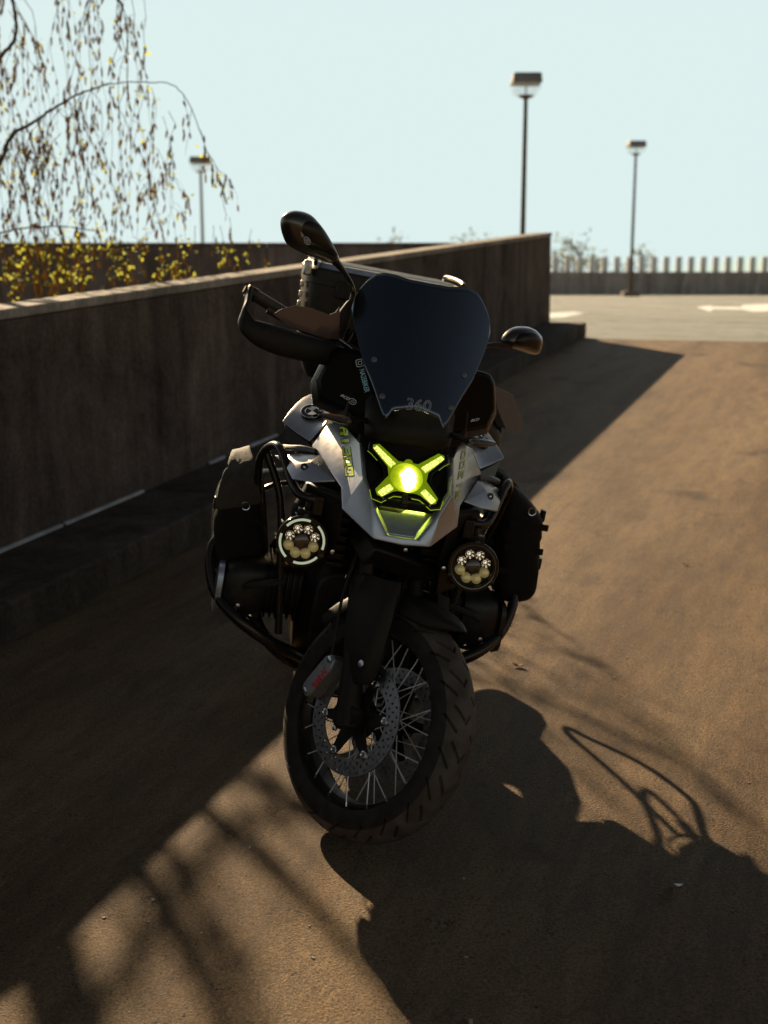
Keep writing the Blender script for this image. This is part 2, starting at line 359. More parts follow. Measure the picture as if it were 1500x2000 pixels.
def text_geo(s, shear=0.0, space=1.0, outline=0.0, bold=0.0):
    key = (s, shear, space, outline, bold)
    if key in _txt: return _txt[key]
    cu = bpy.data.curves.new('t', 'FONT'); cu.body = s; cu.shear = shear; cu.space_character = space; cu.resolution_u = 3
    cu.offset = bold
    if outline: cu.fill_mode = 'NONE'; cu.bevel_depth = outline; cu.bevel_resolution = 0
    o = bpy.data.objects.new('t', cu); col.objects.link(o)
    bpy.context.view_layer.update()
    me = bpy.data.meshes.new_from_object(o.evaluated_get(bpy.context.evaluated_depsgraph_get()))
    V = np.array([v.co[:] for v in me.vertices]); Fc = [tuple(p.vertices) for p in me.polygons]
    bpy.data.objects.remove(o); bpy.data.meshes.remove(me); bpy.data.curves.remove(cu)
    V = V[:, :2]; V = (V - V.min(0)) / (V.max(0) - V.min(0))
    _txt[key] = (V, Fc); return V, Fc
def text_quad(s, bl, br, tr, tl, off, **k):
    """print on the quad bl-br-tr-tl, lifted by vector off"""
    V, Fc = text_geo(s, **k); bl, br, tr, tl, off = (np.asarray(q, float) for q in (bl, br, tr, tl, off))
    u = V[:, :1]; v = V[:, 1:2]
    return bl * (1 - u) * (1 - v) + br * u * (1 - v) + tr * u * v + tl * (1 - u) * v + off, Fc

# ================================================================== SETTING
def I4(loc=(0, 0, 0)): return Matrix.Translation(Vector([float(c) for c in loc]))
P0 = on_ramp(790, 1650)                      # near the front wheel
PT = on_ramp(1145, 655)                      # foot of the plinth end
U_T = (on_ramp(1300, 664) - P0) @ RV          # where the ramp meets the deck
def uw(u, w, up=0.0): return P0 + RV * u + RC * w + RN * up
W_PL = (on_ramp(400, 1052) - P0) @ RC         # plinth front line (between the two measured ends)
W_PL = 0.5 * ((PT - P0) @ RC + (on_ramp(0, 1265) - P0) @ RC)
W_WALL = W_PL - 0.51
zdeck = uw(U_T, 0)[2]
# ramp: a grid so that the sheet is real geometry
def grid(name, u0, u1, w0, w1, nu, nw, fn, m):
    us = np.linspace(u0, u1, nu); ws = np.linspace(w0, w1, nw)
    V = [fn(u, w) for u in us for w in ws]; Fc = [(i * nw + j, i * nw + j + 1, (i + 1) * nw + j + 1, (i + 1) * nw + j) for i in range(nu - 1) for j in range(nw - 1)]
    return new_obj(name, V, Fc, m, smooth=False)
ramp = grid('ramp', -14, U_T, W_WALL - 0.3, 16, 20, 20, lambda u, w: uw(u, w), 'ramp_ground'); tag(ramp, kind='structure')
uh = np.array([RV[0], RV[1], 0]); uh /= np.linalg.norm(uh)
PD = uw(U_T, 0)
deck = grid('parking_deck', -0.02, 75, -70, 60, 16, 16, lambda u, w: PD + uh * u + RC * w - np.array([0, 0, 0.004]), 'deck_ground'); tag(deck, kind='structure')
gnd = new_obj('ground', [(-3000, -3000, -6), (3000, -3000, -6), (3000, 3000, -6), (-3000, 3000, -6)], [(0, 1, 2, 3)], 'field', smooth=False); tag(gnd, kind='structure')
bed = grid('planting_bed', -14, U_T - 0.05, -40, W_WALL - 0.26, 12, 12, lambda u, w: uw(u, w, -0.25), 'soil'); tag(bed, kind='structure')

# ramp wall with plinth and coping
WALL_T = 0.22
U_W1 = (on_ramp(1075, 625, 0.16) - P0) @ RV; U_P1 = (PT - P0) @ RV
wt = on_ramp(1075, 625, 0.16)
hw = 1.08 + 0.16
def run(name, u0, u1, w0, w1, a0, a1, m, parent, bevel=0.012, nu=2):
    us = np.linspace(u0, u1, nu); secs = [[uw(u, w0, a0), uw(u, w1, a0), uw(u, w1, a1), uw(u, w0, a1)] for u in us]
    v, f = loft_geo(secs); return new_obj(name, v, f, m, parent, smooth=False, bevel=bevel)
rw = empty('ramp_wall', I4(uw(0, W_WALL)), uw(0, W_WALL))
tag(rw, 'stained concrete wall rising along the ramp behind the motorcycle, coping lit by sun', 'wall')
joints = np.linspace(-12.4, U_W1, 5)
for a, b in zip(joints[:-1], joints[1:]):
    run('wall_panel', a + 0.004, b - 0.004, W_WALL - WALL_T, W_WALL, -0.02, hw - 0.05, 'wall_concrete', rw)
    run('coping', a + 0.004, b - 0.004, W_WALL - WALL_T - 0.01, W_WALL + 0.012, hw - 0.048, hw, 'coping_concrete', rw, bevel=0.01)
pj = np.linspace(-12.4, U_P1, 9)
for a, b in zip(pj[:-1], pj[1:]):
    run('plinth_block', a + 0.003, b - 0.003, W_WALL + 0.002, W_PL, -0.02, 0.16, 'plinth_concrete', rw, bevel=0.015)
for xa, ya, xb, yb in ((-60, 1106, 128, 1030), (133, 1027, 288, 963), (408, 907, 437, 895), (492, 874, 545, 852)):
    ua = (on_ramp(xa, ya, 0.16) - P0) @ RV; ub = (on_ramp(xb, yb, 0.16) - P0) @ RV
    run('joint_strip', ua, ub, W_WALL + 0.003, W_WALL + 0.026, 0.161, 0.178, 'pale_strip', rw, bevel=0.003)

# parapet across, beyond the birch
fp = empty('cross_parapet', I4((-4, 14.4, zdeck - 0.5)), (-4, 14.4, zdeck - 0.5))
tag(fp, 'long low concrete parapet in shade behind the birch twigs', 'wall')
zt = at_depth(400, 474, 14.4)[2]
for i in range(4):
    x0 = -11 + i * 3.2; x1 = x0 + 3.19
    if x1 > 1.35: x1 = 1.35
    new_obj('wall_panel', *box_geo(x0, x1, 14.4, 14.62, zdeck - 2.4, zt - 0.04), 'far_concrete', fp, smooth=False, bevel=0.01)
    new_obj('coping', *box_geo(x0, x1, 14.38, 14.64, zt - 0.038, zt), 'far_concrete', fp, smooth=False, bevel=0.01)

# far parapet with upright posts
D_P = at_z(1240, 575, zdeck)[1]
fz1 = at_depth(1240, 531, D_P)[2]; fz2 = at_depth(1240, 502, D_P)[2]
pp = empty('far_parapet', I4((8, D_P, zdeck)), (8, D_P, zdeck)); tag(pp, 'far concrete parapet topped with a row of pale upright posts', 'wall')
for i in range(9):
    x0 = 2.0 + i * 4.05
    new_obj('wall_panel', *box_geo(x0, x0 + 4.03, D_P, D_P + 0.25, zdeck - 0.05, fz1), 'parapet_concrete', pp, smooth=False, bevel=0.015)
post_w = 12 / FPX * D_P; sp = 23.6 / FPX * D_P
pv = box_geo(-post_w / 2, post_w / 2, -0.06, 0.06, 0, fz2 - fz1 + 0.02)
pmesh = None
for i in range(60):
    x = at_depth(1086, 500, D_P)[0] - 6 * sp + i * sp
    if pmesh is None:
        o = new_obj('post', pv[0] + np.array([x, D_P + 0.12, fz1 - 0.01]), pv[1], 'pale_post', pp, smooth=False, bevel=0.012); pmesh = o; px0 = x
    else:
        o = pmesh.copy(); col.objects.link(o); o.parent = pp; o.location = (x - px0, 0, 0)

# painted markings on the deck
def paint(name, poly):
    V = [at_z(x, y, zdeck) + np.array([0, 0, 0.002]) for x, y in poly]
    return tag(new_obj(name, V, [tuple(range(len(V)))], 'white_paint_line', smooth=False), kind='structure')
paint('road_marking', [(1360, 600), (1392, 596), (1388, 599), (1450, 600), (1448, 596), (1540, 592), (1560, 606), (1470, 609), (1450, 605), (1392, 604), (1388, 609)])
paint('road_marking', [(1040, 622), (1040, 612), (1120, 609), (1142, 612), (1100, 620)])

# ------------------------------------------------------------------ lamps
def lamp(px, ytop, head_px, ybase, label, gz=None, pm='lamp_pole'):
    Y = 0.62 * FPX / head_px; zb = zdeck if gz is None else gz
    top = at_depth(px, ytop, Y); x = top[0]; zt_ = top[2]
    r = empty('street_lamp', I4((x, Y, zb)), (x, Y, zb)); tag(r, label, 'street lamp', 'lamps on the parking deck')
    new_obj('base', *join(box_geo(x - .28, x + .28, Y - .28, Y + .28, zb - .02, zb + .16), box_geo(x - .16, x + .16, Y - .16, Y + .16, zb + .161, zb + .2)), 'far_concrete', r, smooth=False, bevel=.02)
    zg = zt_ - 0.22
    new_obj('pole', *lathe_geo([(0, .075), (1.1, .07), (1.12, .055), (zg - 0.22 - zb - .15, .042)], (x, Y, zb + .15), (0, 0, 1), 14), pm, r)
    new_obj('collar', *lathe_geo([(0, .045), (.05, .16), (.07, .16)], (x, Y, zg - .26), (0, 0, 1), 14), pm, r)
    def sq(h, z): return [(x - h, Y - h, z), (x + h, Y - h, z), (x + h, Y + h, z), (x - h, Y + h, z)]
    hd = new_obj('lamp_head', *loft_geo([sq(.290, zg + .03), sq(.295, zg + .05), sq(.278, zg + .205), sq(.262, zg + .22)]), 'lamp_cap', r, smooth=False, bevel=.02)
    new_obj('glass', *loft_geo([sq(.20, zg - .188), sq(.268, zg - .10), sq(.282, zg + .028)]), 'lamp_glass', hd, smooth=False, bevel=.015)
    new_obj('stem', *lathe_geo([(0, .015), (.19, .015)], (x, Y, zg - .2), (0, 0, 1), 8), 'lamp_pole', hd)
lamp(1028, 145, 57, 455, 'tall lamp with square head behind the end of the ramp wall')
lamp(1243, 276, 34, 575, 'square-headed lamp standing before the far parapet with posts')
lamp(391, 307, 38, 478, 'haze-pale lamp behind the long parapet and birch twigs', gz=-0.4 + zdeck, pm='hazed_pole')

# ------------------------------------------------------------------ birch
def birch():
    base = uw(3.0, -5.0, -0.25); base = np.array([-4.05, 9.0, 0]); base[2] = P0[2] + (-(RN[0] * (base[0] - P0[0]) + RN[1] * (base[1] - P0[1])) / RN[2]) - 0.25
    t = empty('birch_tree', I4(base), base); tag(t, 'drooping birch with catkins and small yellow green leaves over the wall', 'tree')
    def W(x, y, z): return np.array([x, y, z + ZC])
    trunk = catmull([base, W(-4.0, 9.0, 0.0), W(-3.98, 9.02, 1.6), W(-4.05, 9.05, 3.0), W(-4.0, 9.0, 5.2)], 8)
    geos = [tube_geo(trunk, [.15, .12, .10, .07, .03], 12)]
    limbs = []
    def limb(P, r0, r1, n=8):
        P = catmull(P, n); P[1:-1] += np.cumsum(rng.normal(0, .0045, (len(P) - 2, 3)), 0) * .8; limbs.append(P); geos.append(tube_geo(P, [r0, (r0 + r1) * .5, r1], 7)); return P
    def A(x, y, Y): return at_depth(x, y, Y)
    # limb that enters the picture and arches over, and the smaller ones around it
    limb([W(-3.99, 9.02, .55), A(-120, 430, 9.0), A(0, 322, 9.0), A(22, 272, 9.0), A(40, 246, 9.0), A(66, 234, 9.0), A(92, 222, 8.95), A(118, 208, 8.9), A(150, 194, 8.85), A(184, 172, 8.8), A(214, 163, 8.75)], .018, .006)
    l1 = limb([A(214, 163, 8.75), A(280, 158, 8.6), A(340, 168, 8.5), A(372, 215, 8.45), A(402, 290, 8.4), A(425, 350, 8.4), A(440, 432, 8.4)], .0042, .0018)
    limb([W(-3.98, 9.0, 1.1), A(-130, 330, 9.2), A(-30, 190, 9.3), A(10, 110, 9.35), A(40, 80, 9.4), A(48, 30, 9.4), A(40, -40, 9.4)], .020, .010)
    limb([W(-3.98, 9.0, .2), A(-150, 520, 9.0), A(-40, 465, 9.1), A(30, 450, 9.1), A(110, 440, 9.0), A(200, 452, 9.0)], .011, .004)
    limb([W(-4.02, 9.0, 1.9), A(-200, 60, 9.2), A(-60, -60, 9.3), A(60, -90, 9.2), A(180, -60, 9.1), A(240, 20, 9.0)], .028, .006)
    limb([W(-4.0, 9.0, 2.4), A(-160, -60, 9.6), A(0, -150, 9.7), A(150, -160, 9.6), A(300, -90, 9.5)], .028, .006)
    # upright limbs out of the picture whose shadows cross the lit ramp
    limb([W(-3.98, 9.0, .9), W(-3.62, 9.0, 1.35), W(-3.42, 9.0, 1.85), W(-3.30, 9.0, 2.3), W(-3.22, 9.0, 3.2)], .042, .016)
    limb([W(-3.98, 9.0, .7), W(-3.5, 9.02, 1.2), W(-3.2, 9.02, 1.74), W(-3.12, 9.02, 2.1), W(-2.95, 9.0, 2.7)], .016, .008)
    limb([W(-4.0, 9.0, 1.2), W(-3.78, 9.0, 1.8), W(-3.66, 9.0, 2.3), W(-3.7, 9.0, 3.4)], .045, .016)
    limb([W(-3.6, 9.0, 1.4), W(-3.52, 8.9, 1.9), W(-3.5, 8.8, 2.5), W(-3.38, 8.8, 3.1)], .018, .008)
    limb([W(-4.0, 9.0, 1.7), W(-4.2, 8.6, 2.3), W(-4.4, 8.3, 3.0)], .05, .015)
    new_obj('trunk', *join(*geos), 'bark', t)
    # hanging twigs, catkins, leaves
    tw = []; ck = []; lf = []
    def catkin(p, L):
        d = np.array([rng.normal(0, .18), rng.normal(0, .18), -1]); d /= np.linalg.norm(d)
        Q = [p, p + d * L * .25, p + d * L * .7, p + d * L]; ck.append(tube_geo(np.array(Q), [.0018, .0070, .0066, .001], 5))
    def leaf(p, s):
        d = rng.normal(0, 1, 3); d[2] -= .6; d /= np.linalg.norm(d); e = np.cross(d, rng.normal(0, 1, 3)); e /= np.linalg.norm(e)
        lf.append((np.array([p, p + d * s * .45 + e * s * .36, p + d * s, p + d * s * .45 - e * s * .36]), [(0, 1, 2, 3)]))
    def twig(p, L, spread=.35, leafy_=.4, r=.0028, depth=0):
        n = max(4, int(L / .10)); az = rng.uniform(0, 2 * math.pi); out = np.array([math.cos(az), math.sin(az), .1]) * spread
        Q = [p]; v = out.copy()
        for i in range(n):
            v = v * .66 + np.array([rng.normal(0, .13), rng.normal(0, .13), -.36]); st = v / np.linalg.norm(v) * L / n; Q.append(Q[-1] + st)
        Q = np.array(Q); tw.append(tube_geo(Q, [r, r * .4], 4))
        for i in range(1, len(Q)):
            f = i / len(Q)
            if rng.random() < .55: catkin(Q[i], rng.uniform(.035, .08)); 
            if rng.random() < .15: catkin(Q[i] + rng.normal(0, .006, 3), rng.uniform(.03, .055))
            nl = rng.poisson(leafy_ * (.62 if Q[i][2] < ZC + .25 else .22))
            if nl:
                cl = Q[i] + rng.normal(0, .01, 3)
                for _ in range(nl + 2): leaf(cl + rng.normal(0, .016, 3), rng.uniform(.018, .040))
            if depth == 0 and rng.random() < .30: twig(Q[i], rng.uniform(.10, .32), .9, leafy_, r * .55, 1)
    for li, P in enumerate(limbs):
        if li == 1: continue
        ntw = {0: 30, 2: 14, 3: 14, 4: 16, 5: 13}.get(li, 3)
        for _ in range(ntw):
            k = rng.integers(len(P) // 4, len(P)); twig(P[k] + rng.normal(0, .02, 3), rng.uniform(.35, 1.15) if li in (0, 2, 3) else rng.uniform(.8, 1.9), .4)
    for k in (20, 24, 28, 32, 35, 37, 40): twig(l1[min(k, len(l1) - 1)], rng.uniform(.12, .34), .25, .5, .002)
    for _ in range(38):     # fine curtain: tips hang down behind the wall top
        x = rng.uniform(-40, 345) if rng.random() < .88 else rng.uniform(380, 500)
        y = rng.uniform(150, 400) if x < 340 else rng.uniform(415, 450)
        twig(at_depth(x, y, rng.uniform(8.5, 9.8)), rng.uniform(.5, 1.25) if x < 340 else rng.uniform(.2, .42), .25, .85, .0022)
    for _ in range(34):
        x = rng.uniform(-40, 350); twig(at_depth(x, rng.uniform(420, 500), rng.uniform(8.6, 9.6)), rng.uniform(.25, .45), .25, .75, .002)
    for _ in range(7):     # thick of the crown, out of the picture beside the trunk
        twig(W(rng.uniform(-4.0, -3.52), rng.uniform(8.8, 9.2), rng.uniform(2.15, 2.55)), rng.uniform(.25, .5), .5, 3.0, .004)
    for _ in range(4):
        twig(W(rng.uniform(-3.55, -3.1), rng.uniform(8.8, 9.2), rng.uniform(1.9, 2.7)), rng.uniform(.2, .45), .6, 1.5, .004)
    for _ in range(12):
        twig(W(rng.uniform(-3.78, -3.62), rng.uniform(8.9, 9.1), rng.uniform(2.1, 2.4)), rng.uniform(.15, .3), .3, 3.0, .004)
    new_obj('twigs', *join(*tw), 'twig', t)['kind'] = 'stuff'
    new_obj('catkins', *join(*ck), 'catkin', t, smooth=False)['kind'] = 'stuff'
    new_obj('crown', *join(*lf), 'leaf', t, smooth=False)['kind'] = 'stuff'
birch()

# far treetops beyond the parapets
def far_tree(px, ytop, Y, wid, label, dens=500):
    zb = -6.0; p = at_depth(px, ytop, Y); x = p[0]; zt_ = p[2]
    t = empty('far_tree', I4((x, Y, zb)), (x, Y, zb)); tag(t, label, 'tree', 'trees beyond the parapets')
    geos = [tube_geo(catmull([(x, Y, zb), (x + .2, Y, zb + 3), (x, Y, zt_ - .4)], 6), [.22, .15, .02], 7)]
    L = []; lr = np.random.default_rng(int(px))
    for i in range(22):
        z0 = lr.uniform(zt_ - 4.5, zt_ - .6); a = lr.uniform(0, 6.28); ln = wid * lr.uniform(.3, .75) * min(1, (zt_ - z0 + .5) / 2.2)
        q = np.array([x, Y, z0]); e = q + np.array([math.cos(a) * ln, math.sin(a) * ln, lr.uniform(.3, 1.3) * min(1, (zt_ - z0))]); e[2] = min(e[2], zt_)
        geos.append(tube_geo(np.array([q, (q + e) / 2 + [0, 0, .08], e]), [.045, .01], 5))
        for _ in range(dens // 22):
            c = q + (e - q) * lr.uniform(.25, 1.08) + lr.normal(0, .2, 3); s = lr.uniform(.06, .14); d = lr.normal(0, 1, 3); d /= np.linalg.norm(d); f = np.cross(d, lr.normal(0, 1, 3)); f /= np.linalg.norm(f)
            L.append((np.array([c, c + d * s + f * s * .5, c + d * 2 * s, c + d * s - f * s * .5]), [(0, 1, 2, 3)]))
    new_obj('trunk', *join(*geos), 'bark', t); new_obj('crown', *join(*L), 'far_leaf', t, smooth=False)['kind'] = 'stuff'
for px, yt, Y, wd, lb in ((1132, 462, 62, 2.6, 'pointed treetop beyond the posts, beside the wall end'), (1105, 488, 58, 2.6, 'low bushy treetop beyond the posts, close to the wall end'),
                      (1168, 496, 66, 2.4, 'small rounded treetop beyond the posts, between the pointed treetop and the far lamp'), (1250, 484, 60, 1.6, 'thin treetop beyond the posts behind the far lamp'),
                      (945, 457, 55, 3.0, 'bare treetop just showing over the ramp wall beside the tall lamp'), (735, 463, 60, 4.0, 'wide low treetop just showing over the long parapet')):
    far_tree(px, yt, Y, wd, lb)

# ================================================================== MOTORCYCLE
# local axes: +X = the bike's left (picture right), +Y = to the rear, +Z = up; origin at the front tyre's contact
def rotm(ax, a):
    return np.array(Matrix.Rotation(a, 3, Vector(ax)))
PSI, PHI, DEL = R(6.31), R(11.97), R(38.6)
Yr = np.array([0, 1, 0]) - RN * RN[1]; Yr /= np.linalg.norm(Yr)
BR = np.stack([np.cross(Yr, RN), Yr, RN], 1)
BM = BR @ rotm((0, 0, 1), PSI) @ rotm((0, 1, 0), PHI)
BO = np.array([-0.110, 3.0159, -1.4975]) + EYE
ST_AX = np.array([0, math.sin(R(26.2)), math.cos(R(26.2))]); ST_A = np.array([0, -0.112, 0]); ST_R = rotm(ST_AX, DEL)
def st(P): return ST_A + (np.asarray(P, float).reshape(-1, 3) - ST_A) @ ST_R.T
def stg(g): return st(g[0]), g[1]
def lray(x, y): return BM.T @ (EYE - BO), BM.T @ ray(x, y)
def bY(x, y, Y): o, d = lray(x, y); return o + d * ((Y - o[1]) / d[1])
def sray(x, y): o, d = lray(x, y); return ST_A + ST_R.T @ (o - ST_A), ST_R.T @ d
def sY(x, y, Y): o, d = sray(x, y); return o + d * ((Y - o[1]) / d[1])
def sX(x, y, X): o, d = sray(x, y); return o + d * ((X - o[0]) / d[0])
def onf(x, y, g):
    o, d = lray(x, y); d = d / np.linalg.norm(d); a, b = 1.5, 5.5
    for _ in range(50):
        m_ = (a + b) / 2; P = o + d * m_
        if P[1] < g(P[0], P[2]): a = m_
        else: b = m_
    return o + d * m_
MW = Matrix.Translation(Vector(BO.tolist())) @ Matrix(BM.tolist()).to_4x4()
bike = empty('motorcycle', MW)
tag(bike, 'silver and black adventure motorcycle with lit lime headlamp leaning on its stand', 'motorcycle')
def sub_root(name, base, label, cat, group=None):
    e = empty(name, MW @ Matrix.Translation(Vector([float(c) for c in base])), base); tag(e, label, cat, group); return e
def part(name, g, m, parent=None, **k): return new_obj(name, g[0], g[1], m, parent or bike, **k)
def both(name, g, m, parent=None, **k): return part(name, g, m, parent, **k), part(name, mirx(g), m, parent, **k)

def S_(*p): return np.array(p, float)
# ---------------------------------------------------------------- wheels
def tyre_geo(c, Rm, hw, rsec, nu=960, nv=76, grooves=True, rimr=.24):
    """torus-like tyre; tread grooves are pressed into the mesh. Wheel axis = X"""
    c = np.asarray(c, float)
    # section: angle a from -150..150 deg around the crown
    al = np.linspace(R(-138), R(138), nv)
    V = np.zeros((nu, nv, 3)); per = 2 * math.pi / 21
    for i in range(nu):
        th = 2 * math.pi * i / nu
        s = al / R(138)                                  # -1..1 across
        rr = rsec * np.ones(nv)
        x = hw * np.sin(al); r = Rm - rsec + rsec * np.cos(al) * (1.0)
        r = np.maximum(r, rimr - .004)
        dep = np.zeros(nv)
        if grooves:
            ss = s * 138                                  # degrees across
            for side in (1, -1):
                q = ss * side
                ph = (th / per + (0.5 if side < 0 else 0)) % 1.0
                arc = per * Rm
                # main slanted groove with a hook, from 8 to 58 deg
                def line(q0, p0, q1, p1, w):
                    t_ = np.clip((q - q0) / (q1 - q0), 0, 1); pc = p0 + (p1 - p0) * t_
                    dd = np.abs(((ph - pc + .5) % 1) - .5) * arc; dq = np.where(q < q0, q0 - q, np.where(q > q1, q - q1, 0)) * R(1) * rsec
                    sl = abs((p1 - p0) * arc) / max((q1 - q0) * R(1) * rsec, 1e-4)
                    return np.hypot(dd / math.hypot(1, sl), dq) < w
                g_ = line(4, .30, 15, .12, .0026) | line(15, .12, 44, .56, .0028) | line(40, -.12, 72, .34, .0024)
                dep = np.where(g_, .0075, dep)
        nx = np.sin(al); nr = np.cos(al)
        x = x - nx * dep; r = r - nr * dep
        V[i, :, 0] = c[0] + x; V[i, :, 1] = c[1] - r * math.cos(th); V[i, :, 2] = c[2] + r * math.sin(th)
    Fc = [(i * nv + j, i * nv + j + 1, ((i + 1) % nu) * nv + j + 1, ((i + 1) % nu) * nv + j) for i in range(nu) for j in range(nv - 1)]
    return V.reshape(-1, 3), Fc
def ring_geo(c, prof, seg=96):
    """closed profile [(x, r)...] revolved about the X axis"""
    c = np.asarray(c, float); n = len(prof); V = []; Fc = []
    for i in range(seg):
        t_ = 2 * math.pi * i / seg
        for x, r in prof: V.append((c[0] + x, c[1] - r * math.cos(t_), c[2] + r * math.sin(t_)))
    for i in range(seg):
        for j in range(n): Fc.append((i * n + j, i * n + (j + 1) % n, ((i + 1) % seg) * n + (j + 1) % n, ((i + 1) % seg) * n + j))
    return np.array(V), Fc
def disc_geo(c, r0, r1, th, holes, hr=.0033, nu=420, nv=16, scallop=0.0):
    c = np.asarray(c, float); rs = np.linspace(r0, r1, nv + 1); V = []; Fc = []
    for sx in (-th / 2, th / 2):
        for i in range(nu):
            t_ = 2 * math.pi * i / nu
            for k, r in enumerate(rs):
                rr = r + (scallop * math.cos(t_ * 24) if k == nv else 0)
                V.append((c[0] + sx, c[1] - rr * math.cos(t_), c[2] + rr * math.sin(t_)))
    m_ = nv + 1; off = nu * m_
    hp = np.array([(r * math.cos(a), r * math.sin(a)) for a, r in holes])
    for i in range(nu):
        i2 = (i + 1) % nu; tm = 2 * math.pi * (i + .5) / nu
        for k in range(nv):
            rm = (rs[k] + rs[k + 1]) / 2
            if len(hp) and np.min(np.hypot(hp[:, 0] - rm * math.cos(tm), hp[:, 1] - rm * math.sin(tm))) < hr: continue
            Fc.append((i * m_ + k, i * m_ + k + 1, i2 * m_ + k + 1, i2 * m_ + k)); Fc.append((off + i * m_ + k, off + i2 * m_ + k, off + i2 * m_ + k + 1, off + i * m_ + k + 1))
        for k in (0, nv): Fc.append((i * m_ + k, i2 * m_ + k, off + i2 * m_ + k, off + i * m_ + k))
    return np.array(V), Fc
def wheel(name, c, Rt, hw, rsec, rimr, rimw, steer, discs, nspoke=40, groove=True):
    f = stg if steer else (lambda g: g); c = np.asarray(c, float)
    rim = part(name, f(ring_geo(c, [(-rimw, rimr + .008), (-rimw, rimr - .004), (-rimw + .010, rimr - .010), (-rimw * .55, rimr - .020), (rimw * .55, rimr - .020), (rimw - .010, rimr - .010), (rimw, rimr - .004), (rimw, rimr + .008), (rimw - .006, rimr + .004), (0, rimr - .012), (-rimw + .006, rimr + .004)])), 'satin_black')
    part('tyre', f(tyre_geo(c, Rt, hw, rsec, grooves=groove, rimr=rimr, nu=1200 if groove else 180, nv=96 if groove else 24)), 'tread', rim, angle=60); ty = bpy.data.objects[[o_.name for o_ in rim.children if o_.name.startswith('tyre')][-1]]; ty.data.materials.append(MATS['rubber'])
    nf = (96 if groove else 24) - 1; mi_ = np.array([0 if abs(-138 + 276 * (j + .5) / nf) < 66 else 1 for j in range(nf)]); ty.data.polygons.foreach_set('material_index', np.tile(mi_, len(ty.data.polygons) // nf).astype(np.int32))
    part('hub', f(lathe_geo([(-.075, .022), (-.07, .045), (-.05, .055), (-.046, .036), (.046, .036), (.05, .055), (.07, .045), (.075, .022)], c, (1, 0, 0), 28)), 'dark_metal', rim)
    for i in range(nspoke):
        sd = 1 if i % 2 else -1; a = 2 * math.pi * i / nspoke; cr = R(34) * (1 if (i // 2) % 2 else -1)
        p = c + np.array([sd * .047, -.050 * math.cos(a + cr * 1.25), .050 * math.sin(a + cr * 1.25)]); e = c + np.array([sd * (rimw - .004), -(rimr - .007) * math.cos(a), (rimr - .007) * math.sin(a)])
        part('spoke', f(tube_geo(np.array([p, e]), .0018, 5)), 'spoke_steel', rim)
        d_ = (p - e) / np.linalg.norm(p - e)
        if i % 2 or True: part('nipple', f(tube_geo(np.array([e, e + d_ * .012]), .0032, 5)), 'steel', rim)
    for dx in discs:
        holes = [(2 * math.pi * (j + .33 * k) / 36 + .02 * k, .121 + k * .0125) for j in range(36) for k in range(3)]
        dd = part('brake_disc', f(disc_geo(c + [dx, 0, 0], .110, .155, .0045, holes)), 'disc_steel', rim, smooth=False)
        s_ = math.copysign(1, dx)
        arms = [lathe_geo([(-.002, .050), (.002, .050)], c + [dx, 0, 0], (1, 0, 0), 24)]
        for j in range(6):
            a = 2 * math.pi * j / 6 + .4; u = np.array([0, -math.cos(a), math.sin(a)]); w_ = np.array([0, math.sin(a), math.cos(a)])
            P = c + np.array([dx, 0, 0])
            arms.append(prism_geo([P + u * .045 - w_ * .022 - [.002, 0, 0], P + u * .108 - w_ * .011 - [.002, 0, 0], P + u * .108 + w_ * .011 - [.002, 0, 0], P + u * .045 + w_ * .022 - [.002, 0, 0]], (.004, 0, 0)))
            part('bobbin', f(lathe_geo([(0, .0115), (.006 * s_, .0115), (.007 * s_, .0085), (.004 * s_, .006)], P + u * .108 + [s_ * .001, 0, 0], (1, 0, 0), 14)), 'steel', dd)
        part('disc_carrier', f(join(*arms)), 'dark_metal', dd)
    return rim
PRINTS = []; EMB = []
FC = np.array([0, 0, .325])
fw = wheel('front_wheel', FC, .325, .061, .060, .243, .040, True, (-.078, .078))
wheel('rear_wheel', (0, 1.52, .322), .322, .082, .078, .222, .060, False, (-.09,), nspoke=32, groove=False)
part('axle', stg(lathe_geo([(-.135, .0), (-.135, .017), (-.12, .021), (.12, .021), (.135, .017), (.135, 0)], FC, (1, 0, 0), 18)), 'dark_metal')

